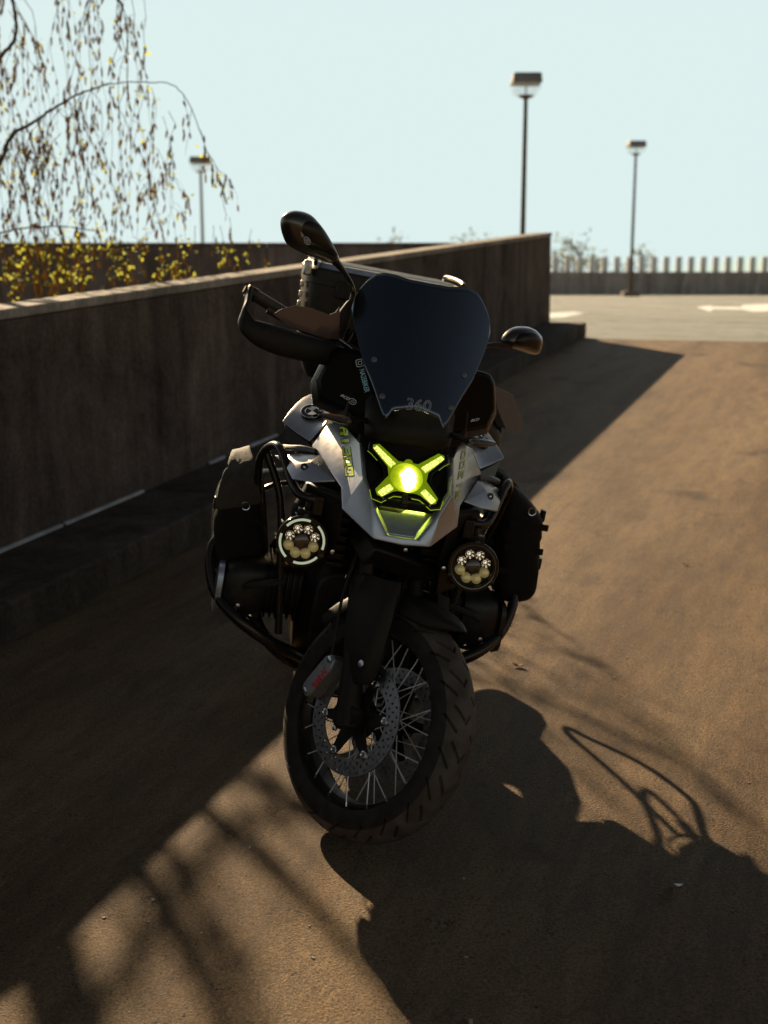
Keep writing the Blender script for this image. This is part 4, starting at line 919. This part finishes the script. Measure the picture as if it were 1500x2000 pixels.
# ---------------------------------------------------------------- crash bars
for s_ in (-1, 1):
    m3 = np.array([s_, 1, 1])
    def T(P, r=.0125, n=7): return tube_geo(catmull([np.array(p) * m3 for p in P], n), r, 12)
    cb = part('crash_bar', T([(.345, .52, .70), (.372, .47, .86), (.365, .42, .925), (.340, .345, .962), (.318, .300, .945), (.288, .235, .892), (.262, .190, .868), (.225, .172, .866), (.18, .19, .86)]), 'tube_black')
    part('lower_bar', T([(.12, .42, .30), (.17, .38, .335), (.258, .36, .372), (.355, .36, .425), (.428, .42, .468), (.463, .46, .53), (.470, .50, .60), (.42, .53, .66), (.345, .52, .70)], [.017, .019, .019, .018, .016, .014, .013]), 'tube_black', cb)
    part('cross_bar', T([(.36, .42, .925), (.30, .40, .80), (.27, .38, .62), (.24, .37, .40)], .0115), 'tube_black', cb)
    part('clamp', obox_geo(S_(.21, .175, .85) * m3, (.016, 0, 0), (0, .016, 0), (0, 0, .028)), 'satin_black', cb, bevel=.005)
    # fog lamp
    _k0 = len(col.objects)
    fc = S_(.24, .145, .752) * m3; fn = S_(-.10 if s_ > 0 else .02, -1, .12); fn /= np.linalg.norm(fn)
    fx = np.cross(fn, [0, 0, 1.]); fx /= np.linalg.norm(fx); fy = np.cross(fx, fn)
    fg = part('fog_lamp', lathe_geo([(-.075, .024), (-.070, .040), (-.045, .054), (-.01, .060), (.004, .061), (.006, .060), (.006, .0475), (-.018, .0465)], fc, fn, 40), 'gloss_black')
    for j in range(10):
        a = 2 * math.pi * j / 10; u = math.cos(a) * fx + math.sin(a) * fy
        part('cooling_fin', obox_geo(fc - fn * .045 + u * .050, u * .010, np.cross(fn, u) * .0016, fn * .022), 'satin_black', fg)
    part('lamp_face', lathe_geo([(0, .0470), (.0005, .001)], fc - fn * .0165, fn, 32), 'dark_metal', fg)
    part('centre_cap', lathe_geo([(-.016, .019), (.002, .018), (.005, .012), (.005, .001)], fc, fn, 24), 'smoke_lens', fg)
    for j in range(8):
        a = math.pi * 2 * (j + .5) / 8 + R(-3); u = math.cos(a) * fx + math.sin(a) * fy; pc = fc + u * .0315
        up_ = math.sin(a) > 0
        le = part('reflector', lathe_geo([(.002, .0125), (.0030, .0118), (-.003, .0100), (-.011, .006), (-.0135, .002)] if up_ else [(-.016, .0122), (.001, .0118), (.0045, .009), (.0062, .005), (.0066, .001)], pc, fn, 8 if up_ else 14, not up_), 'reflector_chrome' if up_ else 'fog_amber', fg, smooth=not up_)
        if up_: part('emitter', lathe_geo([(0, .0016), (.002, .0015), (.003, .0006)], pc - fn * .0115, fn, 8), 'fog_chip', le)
    if s_ < 0:
        for j in range(4):
            a0 = R(38 + 90 * j); ts = np.linspace(a0, a0 + R(66), 14)
            P = [fc + fn * .0066 + .0485 * (math.cos(t_) * fx + math.sin(t_) * fy) for t_ in ts]; Q = [fc + fn * .0066 + .0540 * (math.cos(t_) * fx + math.sin(t_) * fy) for t_ in ts]
            part('ring_segment', prism_geo(P + Q[::-1], fn * .0015), 'pale_ring', fg, smooth=False)
    else:
        rg = [fc + fn * .0065 + .053 * (math.cos(t_) * fx + math.sin(t_) * fy) for t_ in np.linspace(0, 2 * math.pi, 40, endpoint=False)]
        part('ring', tube_geo(np.array(rg), .0022, 6, closed=True), 'smoke_lens', fg)
    for j in range(3):
        a = R(90 + 120 * j); u = math.cos(a) * fx + math.sin(a) * fy
        part('lug', lathe_geo([(0, .007), (.004, .007), (.005, .004)], fc + u * .058 + fn * .002, fn, 8), 'satin_black', fg)
    part('lamp_mount', join(tube_geo(np.array([fc - fn * .04 + S_(0, 0, .05), fc + S_(s_ * -.012, .03, .108)]), .010, 8), obox_geo(fc - fn * .035 + S_(0, 0, .062), (.018, 0, 0), (0, .012, 0), (0, 0, .012))), 'satin_black', fg, bevel=.003)

    for o_ in list(col.objects)[_k0:]:
        mv = np.array([v.co[:] for v in o_.data.vertices]); mv = fc + (mv - fc) * 1.16; o_.data.vertices.foreach_set('co', mv.ravel()); o_.data.update()
# ---------------------------------------------------------------- engine and running gear
part('engine_block', loft_geo([rrect(0, .45, .15, .15, .40, 5), rrect(0, .44, .19, .19, .46, 5), rrect(0, .44, .19, .20, .80, 5), rrect(0, .44, .16, .17, .90, 5)]), 'engine_grey', bevel=.006)
part('engine_cover', lathe_geo([(0, .11), (-.02, .105), (-.03, .09), (-.032, .0)], (0, .40, .44), (0, 1, 0), 32), 'dark_metal')
for s_ in (-1, 1):
    def sx(x, cy, cz, hy, hz, p=4):
        r = rrect(cy, cz, hy, hz, 0, p, 24); return np.stack([np.full(24, s_ * x), r[:, 0], r[:, 2]], 1)
    cy_ = part('cylinder', loft_geo([sx(.17, .54, .50, .08, .08), sx(.31, .53, .50, .085, .085)]), 'engine_grey')
    for j in range(6): part('fin', loft_geo([sx(.195 + j * .018, .535, .50, .105, .10, 3), sx(.198 + j * .018, .535, .50, .105, .10, 3)]), 'dark_metal', cy_)
    part('head_cover', loft_geo([sx(.305, .52, .50, .115, .098), sx(.35, .51, .50, .118, .10), sx(.395, .505, .498, .108, .09), sx(.425, .50, .495, .085, .07), sx(.432, .50, .495, .06, .05)]), 'dark_metal', cy_, angle=40)
    part('head_guard', loft_geo([sx(.424, .50, .49, .10, .085), sx(.44, .50, .49, .095, .08), sx(.446, .50, .49, .07, .055)]), 'case_alu' if s_ < 0 else 'satin_black', cy_, angle=40)
    part('spark_cap', tube_geo(catmull([(s_ * .36, .40, .52), (s_ * .33, .37, .54), (s_ * .25, .37, .56)], 5), .010, 8), 'rubber', cy_)
    part('cover_bolt', lathe_geo([(0, .007), (-.005, .007), (-.006, .003)], (s_ * .37, .395, .46), (0, 1, 0), 8), 'steel', cy_)
    part('cover_bolt', lathe_geo([(0, .007), (-.005, .007), (-.006, .003)], (s_ * .33, .40, .43), (0, 1, 0), 8), 'chrome', cy_)
    part('exhaust_pipe', tube_geo(catmull([(s_ * .32, .50, .42), (s_ * .29, .46, .37), (s_ * .23, .45, .32), (s_ * .17, .50, .27), (s_ * .12, .62, .22), (s_ * .10, .85, .21)], 7), .021, 12), 'dark_metal')
    part('intake', tube_geo(catmull([(s_ * .27, .62, .58), (s_ * .22, .68, .66), (s_ * .15, .72, .74)], 6), .026, 12), 'black_plastic')
    part('foot_peg', obox_geo((s_ * .27, .98, .34), (.055, 0, 0), (0, .018, 0), (0, 0, .010)), 'dark_metal', bevel=.004)
    part('peg_hanger', prism_geo([(s_ * .17, .86, .52), (s_ * .17, .95, .56), (s_ * .19, 1.04, .36), (s_ * .19, .95, .31)], (s_ * .02, 0, 0)), 'dark_metal', bevel=.004)
    part('subframe', tube_geo(catmull([(s_ * .12, .72, .74), (s_ * .14, 1.05, .80), (s_ * .14, 1.45, .92), (s_ * .11, 1.72, .95)], 6), .015, 10), 'tube_black')
    rk = part('luggage_rack', tube_geo(catmull([(s_ * .14, 1.68, .92), (s_ * .17, 1.70, .86), (s_ * .18, 1.64, .83), (s_ * .19, 1.52, .80), (s_ * .19, 1.34, .78), (s_ * .19, 1.22, .76), (s_ * .18, 1.13, .72), (s_ * .18, 1.08, .66), (s_ * .17, 1.02, .60)], 6), .0095, 10), 'tube_black')
    part('rack_stay', tube_geo(catmull([(s_ * .19, 1.20, .758), (s_ * .17, 1.20, .80), (s_ * .15, 1.22, .85)], 5), .008, 8), 'tube_black', rk)
for s_ in (-1, 1):
    part('pannier_rail', tube_geo(np.array([1 if s_ > 0 else .78, 1, 1]) * catmull([(s_ * .12, 1.56, .90), (s_ * .17, 1.66, .78), (s_ * .22, 1.68, .66), (s_ * .27, 1.64, .625), (s_ * .31, 1.56, .63), (s_ * .42, 1.36, .655), (s_ * .485, 1.14, .665), (s_ * .490, 1.02, .655), (s_ * .46, .955, .66), (s_ * .38, .94, .71), (s_ * .24, .96, .74), (s_ * .15, 1.0, .77)], 6), .0095, 10), 'tube_black')
part('skid_plate', loft_geo([[(-.10, .36, .34), (.10, .36, .34), (.10, .368, .345), (-.10, .368, .345)], [(-.15, .42, .20), (.15, .42, .20), (.15, .42, .21), (-.15, .42, .21)], [(-.16, .85, .17), (.16, .85, .17), (.16, .85, .18), (-.16, .85, .18)]]), 'dark_metal', smooth=False)
part('front_frame', join(tube_geo(catmull([(-.13, .45, .92), (-.15, .50, .75), (-.17, .62, .58)], 5), .022, 10), tube_geo(catmull([(.13, .45, .92), (.15, .50, .75), (.17, .62, .58)], 5), .022, 10), tube_geo(np.array([(0, .26, .82), (0, .42, 1.06)]), .035, 14)), 'dark_metal')
part('airbox', loft_geo([rrect(0, .78, .14, .10, .34, 4), rrect(0, .79, .17, .12, .42, 4), rrect(0, .78, .15, .12, .80, 4)]), 'black_plastic')
part('shock_absorber', tube_geo(np.array([(0, .30, .68), (0, .42, .92)]), .028, 12), 'satin_black')
part('swing_arm', loft_geo([rrect(-.10, .38, .05, .06, .88, 4), rrect(-.13, .35, .035, .05, 1.2, 4), rrect(-.12, .322, .045, .07, 1.50, 4), rrect(-.12, .322, .03, .05, 1.60, 4)]), 'dark_metal')
part('silencer', loft_geo([rrect(.16, .30, .05, .05, 1.0, 3), rrect(.21, .38, .06, .085, 1.15, 3), rrect(.23, .48, .06, .085, 1.55, 3), rrect(.23, .50, .05, .07, 1.62, 3)]), 'dark_metal')
part('rear_mudguard', loft_geo([rrect(0, .62, .09, .012, 1.10, 4), rrect(0, .68, .10, .012, 1.35, 4), rrect(0, .70, .10, .012, 1.60, 4), rrect(0, .62, .09, .012, 1.90, 4)]), 'black_plastic')
part('seat', loft_geo([rrect(0, .90, .10, .05, .80, 3), rrect(0, .875, .15, .05, .95, 3), rrect(0, .88, .17, .05, 1.10, 3), rrect(0, .93, .16, .06, 1.22, 3), rrect(0, .95, .14, .05, 1.50, 3)]), 'seat_vinyl')
part('tail_rack', join(obox_geo((0, 1.50, 1.035), (.15, 0, 0), (0, .20, 0), (0, 0, .008)), *[tube_geo(np.array([(sx_, 1.40, .93), (sx_, 1.42, 1.03)]), .011, 8) for sx_ in (-.11, .11)], *[tube_geo(np.array([(sx_, 1.62, .95), (sx_, 1.60, 1.03)]), .011, 8) for sx_ in (-.11, .11)]), 'dark_metal', bevel=.003)
# side stand reaching the ground on the bike's left
gz = math.tan(PHI)
ss = part('side_stand', tube_geo(catmull([(.12, .78, .26), (.20, .80, .17), (.30, .83, .30 * gz + .016)], 5), [.014, .012, .011], 10), 'tube_black')
fo = S_(.305, .835, .305 * gz + .006)
part('stand_foot', obox_geo(fo, (.032 * math.cos(PHI), 0, .032 * math.sin(PHI)), (0, .026, 0), (-.005 * math.sin(PHI), 0, .005 * math.cos(PHI))), 'dark_metal', ss, bevel=.003)
for k in range(4):
    part('cable', tube_geo(catmull([(-.06 + .04 * k, .40, 1.06), (-.10 + .07 * k, .22 + .02 * k, .98 - .03 * k), (-.07 + .05 * k, .20, .82), (-.08 + .05 * k, .30, .62)], 8), .005, 6), 'rubber')
both('bracket_bolt', lathe_geo([(0, .006), (-.004, .006), (-.005, .003)], (.048, .165, .765), (0, 1, 0), 10), 'steel')
both('bracket_bolt', lathe_geo([(0, .006), (-.004, .006), (-.005, .003)], (.155, .128, .74), (0, 1, 0), 10), 'steel')
part('horn', lathe_geo([(0, .03), (-.02, .038), (-.025, .034), (-.018, .008)], (.05, .22, .80), (0, 1, 0), 24), 'satin_black')

# ---------------------------------------------------------------- luggage (lifts off: things of their own)
WR = bpy.data.textures.new('wrinkle', 'CLOUDS'); WR.noise_scale = .07; WR.noise_depth = 3
def wrinkle(o, s=.016):
    md = o.modifiers.new('wr', 'DISPLACE'); md.texture = WR; md.strength = s; md.mid_level = .5; md.texture_coords = 'LOCAL'
def soft_bag(s_, outl, label, flap):
    P = np.array([bY(x, y, .50) for x, y in outl]); c = P.mean(0)
    base = S_(c[0], .60, P[:, 2].min())
    r = sub_root('crash_bar_bag', base, label, 'bag', 'soft bags on the crash bars')
    P = catmull(P, 3, True); secs = []
    for y, sc_, dz in ((-.035, .55, 0), (-.028, .78, 0), (-.008, .93, 0), (.03, 1.0, 0), (.14, 1.02, .004), (.22, .96, .006), (.25, .80, .0)):
        q = c + (P - c) * sc_; q[:, 1] = .50 + y; q[:, 2] += dz; secs.append(q)
    body = new_obj('body', *loft_geo(secs), 'bag_fabric', r, angle=70, subsurf=2); wrinkle(body)
    tz = P[:, 2].max()
    wrinkle(new_obj('flap', *flap, 'bag_flap', r, angle=60, solid=.006, subsurf=2), .010)
    for k, yy in enumerate((.53, .68)):
        pts = [p for p in c + (P - c) * 1.015]; pts = np.array(pts); pts[:, 1] = yy + .02
        new_obj('strap', *tube_geo(pts, .0055, 6, closed=True, flat=(.35, 1.6), up=None), 'bag_fabric', r)
    for zf in (.35, .75):
        z = P[:, 2].min() + (tz - P[:, 2].min()) * zf
        near = P[np.abs(P[:, 2] - z) < .05]; xo = (s_ * near[:, 0]).max() * s_
        new_obj('buckle', *obox_geo((xo - s_ * .002, .55, z), (.006, 0, 0), (0, .015, 0), (0, 0, .018)), 'satin_black', r, bevel=.003)
    # daisy-chain webbing on the front
    for zf in (.3, .5, .7):
        z = P[:, 2].min() + (tz - P[:, 2].min()) * zf; hwid = .7 * (P[:, 0].max() - P[:, 0].min()) / 2
        new_obj('webbing', *obox_geo((c[0], .466, z), (hwid, 0, 0), (0, .002, 0), (0, 0, .010)), 'bag_fabric', r, bevel=.001)
    new_obj('pull_ring', *tube_geo(np.array([(c[0] + .012 * math.cos(t_),   .462, tz - .07 + .012 * math.sin(t_)) for t_ in np.linspace(0, 2 * math.pi, 14, endpoint=False)]), .0018, 5, closed=True), 'steel', r)
LB = ((434, 962), (470, 948), (500, 940), (514, 962), (519, 1010), (522, 1080), (516, 1150), (480, 1172), (425, 1166), (414, 1140), (414, 1060), (416, 1010))
def flap_row(pa, pb, Y, n=6): return [bY(pa[0] + (pb[0] - pa[0]) * k / n, pa[1] + (pb[1] - pa[1]) * k / n, Y) for k in range(n + 1)]
rows = [flap_row((419, 1000), (514, 985), .462), flap_row((422, 972), (508, 958), .466), flap_row((431, 935), (503, 922), .495), flap_row((441, 905), (496, 894), .54), flap_row((452, 881), (488, 872), .60), flap_row((452, 881), (488, 872), .60), flap_row((455, 892), (488, 884), .76)]
rows[5] = [p + S_(0, .05, .0) for p in rows[4]]
G_ = np.array(rows).reshape(-1, 3); FL = (G_, [(i * 7 + j, i * 7 + j + 1, (i + 1) * 7 + j + 1, (i + 1) * 7 + j) for i in range(6) for j in range(6)])
soft_bag(-1, LB, 'soft fabric bag with sunlit flap hung on the crash bar beside the wall', FL)
RB = ((985, 950), (1003, 946), (1020, 962), (1040, 988), (1061, 1014), (1063, 1046), (1056, 1062), (1054, 1138), (1042, 1174), (1010, 1182), (972, 1170), (968, 1110), (972, 1030))
fl_ = []
for y in (.48, .60, .745):
    fl_.append([bY(x, yy, .50) * S_(1, 0, 1) + S_(0, y, 0) for x, yy in ((1000, 944), (1022, 958), (1044, 986), (1065, 1012), (1066, 1048), (1056, 1052), (1054, 1022), (1036, 994), (1016, 968), (1000, 954))])
soft_bag(1, RB, 'dark buckled fabric bag hung on the crash bar on the sunlit open ramp side', loft_geo(fl_))

# top case
tb = S_(0, 1.43, 1.045)
tc_ = sub_root('top_case', tb, 'dark top case with grey metal lid and side brackets behind the windscreen', 'top case')
new_obj('body', *loft_geo([rrect(0, 1.43, .225, .19, 0, 6)[:, [0, 2, 1]] + S_(0, 0, 1.047), rrect(0, 1.43, .265, .215, 0, 6)[:, [0, 2, 1]] + S_(0, 0, 1.12), rrect(0, 1.43, .285, .225, 0, 6)[:, [0, 2, 1]] + S_(0, 0, 1.375)]), 'case_dark', tc_)
lid = new_obj('lid', *loft_geo([rrect(0, 1.43, .288, .228, 0, 6)[:, [0, 2, 1]] + S_(0, 0, 1.377), rrect(0, 1.43, .29, .23, 0, 6)[:, [0, 2, 1]] + S_(0, 0, 1.425), rrect(0, 1.43, .284, .224, 0, 6)[:, [0, 2, 1]] + S_(0, 0, 1.432)]), 'case_dark', tc_)
new_obj('top_plate', *loft_geo([rrect(0, 1.43, .278, .218, 0, 6)[:, [0, 2, 1]] + S_(0, 0, 1.433), rrect(0, 1.43, .270, .21, 0, 6)[:, [0, 2, 1]] + S_(0, 0, 1.450)]), 'case_alu', lid)
for k in range(5): new_obj('rib', *obox_geo((0, 1.30 + .065 * k, 1.452), (.24, 0, 0), (0, .012, 0), (0, 0, .003)), 'case_alu', lid, bevel=.002)
for s_ in (-1, 1):
    new_obj('lid_rail', *tube_geo(catmull([(s_ * .26, 1.24, 1.44), (s_ * .262, 1.25, 1.468), (s_ * .262, 1.60, 1.468), (s_ * .26, 1.61, 1.44)], 4), .008, 8), 'tube_black', lid)
    new_obj('latch', *obox_geo((s_ * .15, 1.197, 1.37), (.028, 0, 0), (0, .008, 0), (0, 0, .03)), 'satin_black', tc_, bevel=.004)
    st_ = [obox_geo((s_ * .292, 1.28, 1.26 + .035 * j), (.006, 0, 0), (0, .012, 0), (0, 0, .011)) for j in range(4)]
    for j, g_ in enumerate(st_): new_obj('bracket_link', *g_, 'steel', tc_, bevel=.003)
    new_obj('corner_guard', *obox_geo((s_ * .285, 1.225, 1.425), (.014, 0, 0), (0, .016, 0), (0, 0, .026)), 'steel', lid, bevel=.006)
new_obj('carry_handle', *tube_geo(catmull([(-.07, 1.20, 1.30), (-.06, 1.178, 1.30), (.06, 1.178, 1.30), (.07, 1.20, 1.30)], 5), .007, 8), 'satin_black', tc_)

# ---------------------------------------------------------------- litter on the ramp
gr = []
lr = np.random.default_rng(3)
for _ in range(700):
    u = lr.uniform(-1.6, 9) ; w = lr.uniform(-1.6, 2.6); s = lr.uniform(.0012, .0035) * (2.0 if lr.random() < .05 else 1)
    p = uw(u, w, s * .3); v, f_ = box_geo(-1, 1, -1, 1, -.6, .6); v = v * s * lr.uniform(.6, 1.3, 3) @ rotm((0, 0, 1), lr.uniform(0, 6)).T + lr.normal(0, s * .15, (8, 3)) + p; gr.append((v, f_))
g_ = new_obj('grit', *join(*gr), 'grit', smooth=False); tag(g_, 'pale grit scattered on the ramp', 'grit', kind='stuff')
for i, (px, py, L, lb) in enumerate(((1338, 1103, .03, 'curled dry leaf on the sunlit ramp beside the bag'), (1012, 1302, .045, 'small dry leaf flat on the sunlit ramp near the lower crash bar'), (1300, 1748, .05, 'dry seed pod lying in the shadow of the motorcycle'), (1325, 1730, .022, 'pale paper scrap lying in the shadow of the motorcycle'))):
    p = on_ramp(px, py, .003); a = lr.uniform(0, 3)
    e = RV * math.cos(a) + RC * math.sin(a); f2 = np.cross(RN, e)
    V = [p + e * (t_ - .5) * L + f2 * L * .28 * math.sin(math.pi * (t_ * .94 + .03)) * sd + RN * (L * .18 * (2 * t_ - 1) ** 2 + .1 * L * abs(sd)) for t_ in np.linspace(0, 1, 7) for sd in (-1, 0, 1)]
    tag(new_obj('dry_leaf' if i < 2 else ('seed_pod' if i == 2 else 'paper_scrap'), V, [(k * 3 + j, k * 3 + j + 1, k * 3 + j + 4, k * 3 + j + 3) for k in range(6) for j in range(2)], 'leaf_litter' if i < 3 else 'white_print', solid=.0008), lb, ('leaf', 'leaf', 'seed pod', 'paper')[i])

# ---------------------------------------------------------------- lettering, laid onto the surfaces it is printed on
from mathutils.bvhtree import BVHTree
bpy.context.view_layer.update(); dg = bpy.context.evaluated_depsgraph_get(); TREES = {}
def lay(ob, x, y, lift):
    if ob.name not in TREES: TREES[ob.name] = BVHTree.FromObject(ob, dg)
    o, d = lray(x, y); d = d / np.linalg.norm(d)
    h = TREES[ob.name].ray_cast(Vector(o), Vector(d))
    if h[0] is None:
        h = TREES[ob.name].find_nearest(Vector(o + d * ((np.array(ob.data.vertices[0].co[:]) - o) @ d)))
    n__ = np.array(h[1]); n__ = n__ if n__ @ d < 0 else -n__
    return np.array(h[0]) + n__ * lift
def finer(V, Fc, n=2):
    bm = bmesh.new(); vs_ = [bm.verts.new((float(p[0]), float(p[1]), 0)) for p in V]
    for f in Fc:
        try: bm.faces.new([vs_[i] for i in f])
        except ValueError: pass
    bmesh.ops.triangulate(bm, faces=bm.faces)
    for _ in range(n):
        L_ = [e for e in bm.edges if e.calc_length() > .06]
        if L_: bmesh.ops.subdivide_edges(bm, edges=L_, cuts=1, use_grid_fill=False); bmesh.ops.triangulate(bm, faces=bm.faces)
    bm.verts.index_update(); out = np.array([v.co[:2] for v in bm.verts]), [tuple(v.index for v in f.verts) for f in bm.faces]; bm.free(); return out
BLK = {'R': [(0, 0, .26, 1), (.26, .78, 1, 1), (.74, .5, 1, .78), (.26, .42, 1, .62), (.62, 0, .95, .42)], '1': [(.3, 0, .62, 1)], '3': [(0, .78, 1, 1), (.74, .22, 1, .78), (.25, .4, .74, .6), (0, 0, 1, .22)], '0': [(0, 0, .27, 1), (.73, 0, 1, 1), (.27, .78, .73, 1), (.27, 0, .73, .22)]}
def block_geo(s, grow=0.0):
    V = []; Fc = []; n__ = len(s)
    for i, ch in enumerate(s):
        for x0, y0, x1, y1 in BLK[ch]:
            w = .86 / n__; X = [i / n__ + x * w + sg * grow for x, sg in ((x0, -1), (x1, 1))]; Yy = [y0 - grow * 4, y1 + grow * 4]
            nx_, ny_ = 3, 5; k0 = len(V)
            for j in range(ny_ + 1):
                for q in range(nx_ + 1): y = Yy[0] + (Yy[1] - Yy[0]) * j / ny_; V.append((X[0] + (X[1] - X[0]) * q / nx_ + (y - .5) * .03, y))
            Fc += [(k0 + j * (nx_ + 1) + q, k0 + j * (nx_ + 1) + q + 1, k0 + (j + 1) * (nx_ + 1) + q + 1, k0 + (j + 1) * (nx_ + 1) + q) for j in range(ny_) for q in range(nx_)]
    return np.array(V), Fc
def print_on(ob, s, q, m, lift=.0014, name='lettering', **k):
    border = k.pop('border', False); q = [np.array(p, float) for p in q]
    blk = k.pop('block', False)
    V, Fc = block_geo(s) if blk else finer(*text_geo(s, **k))
    out = [lay(ob, *(q[0] * (1 - u) * (1 - v) + q[1] * u * (1 - v) + q[2] * u * v + q[3] * (1 - u) * v), lift) for u, v in V]
    part(name, (np.array(out), Fc), m, ob, smooth=False)
    if border:
        q2 = q
        V, Fc = block_geo(s, .012); out = [lay(ob, *(q2[0] * (1 - u) * (1 - v) + q2[1] * u * (1 - v) + q2[2] * u * v + q2[3] * (1 - u) * v), lift - .0007) for u, v in V]
        part('decal_border', (np.array(out), Fc), 'gloss_black', ob, smooth=False)
PRINTS.append((ldf, 'NA2SBIKER', ((702, 723), (713, 767), (723, 765), (712, 720)), 'cyan_print', dict(bold=.01)))
for ob, s, q, m, k in PRINTS: print_on(ob, s, q, m, **k)
for ob, c0, c1, c2 in EMB:
    c0, c1, c2 = (np.array(p, float) for p in (c0, c1, c2))
    P = [lay(ob, *(c0 + (c1 - c0) * math.cos(t_) + (c2 - c0) * math.sin(t_)), .001) for t_ in np.linspace(0, 2 * math.pi, 20, endpoint=False)]
    P2 = [lay(ob, *(c0 + (c1 - c0) * a_ + (c2 - c0) * b_), .001) for a_, b_ in ((.6, -.2), (-.5, -.2), (-.1, .5), (.5, .35))]
    part('emblem', join(tube_geo(np.array(P), .0008, 4, closed=True), tube_geo(np.array(P2), .0008, 4)), 'white_print', ob, smooth=False)
IC = [np.array(p, float) for p in ((697, 718), (713, 715), (710, 700), (694, 703))]
def icon(pts, r):
    return tube_geo(np.array([lay(ldf, *(IC[0] * (1 - u) * (1 - v) + IC[1] * u * (1 - v) + IC[2] * u * v + IC[3] * (1 - u) * v), .001) for u, v in pts]), r, 4, closed=True)
def loop(c, r, p=1.0, n=24): return [(c[0] + r * math.copysign(abs(math.cos(t_)) ** p, math.cos(t_)), c[1] + r * math.copysign(abs(math.sin(t_)) ** p, math.sin(t_))) for t_ in np.linspace(0, 2 * math.pi, n, endpoint=False)]
part('camera_icon', join(icon(loop((.5, .5), .46, .45, 32), .0011), icon(loop((.5, .5), .23), .0010), icon(loop((.76, .76), .03, 1, 6), .0008)), 'white_print', ldf, smooth=False)

m_ = MATS['lamp_bar']; t_ = m_.node_tree; vo_ = t_.nodes.new('ShaderNodeTexVoronoi'); vo_.inputs['Scale'].default_value = 230; tc2 = t_.nodes.new('ShaderNodeTexCoord'); t_.links.new(tc2.outputs['Object'], vo_.inputs['Vector'])
mr_ = t_.nodes.new('ShaderNodeMapRange'); mr_.inputs['From Max'].default_value = .7; mr_.inputs['To Min'].default_value = 1.0; mr_.inputs['To Max'].default_value = .25; t_.links.new(vo_.outputs['Distance'], mr_.inputs['Value']); t_.links.new(mr_.outputs[0], t_.nodes['Principled BSDF'].inputs['Emission Strength'])

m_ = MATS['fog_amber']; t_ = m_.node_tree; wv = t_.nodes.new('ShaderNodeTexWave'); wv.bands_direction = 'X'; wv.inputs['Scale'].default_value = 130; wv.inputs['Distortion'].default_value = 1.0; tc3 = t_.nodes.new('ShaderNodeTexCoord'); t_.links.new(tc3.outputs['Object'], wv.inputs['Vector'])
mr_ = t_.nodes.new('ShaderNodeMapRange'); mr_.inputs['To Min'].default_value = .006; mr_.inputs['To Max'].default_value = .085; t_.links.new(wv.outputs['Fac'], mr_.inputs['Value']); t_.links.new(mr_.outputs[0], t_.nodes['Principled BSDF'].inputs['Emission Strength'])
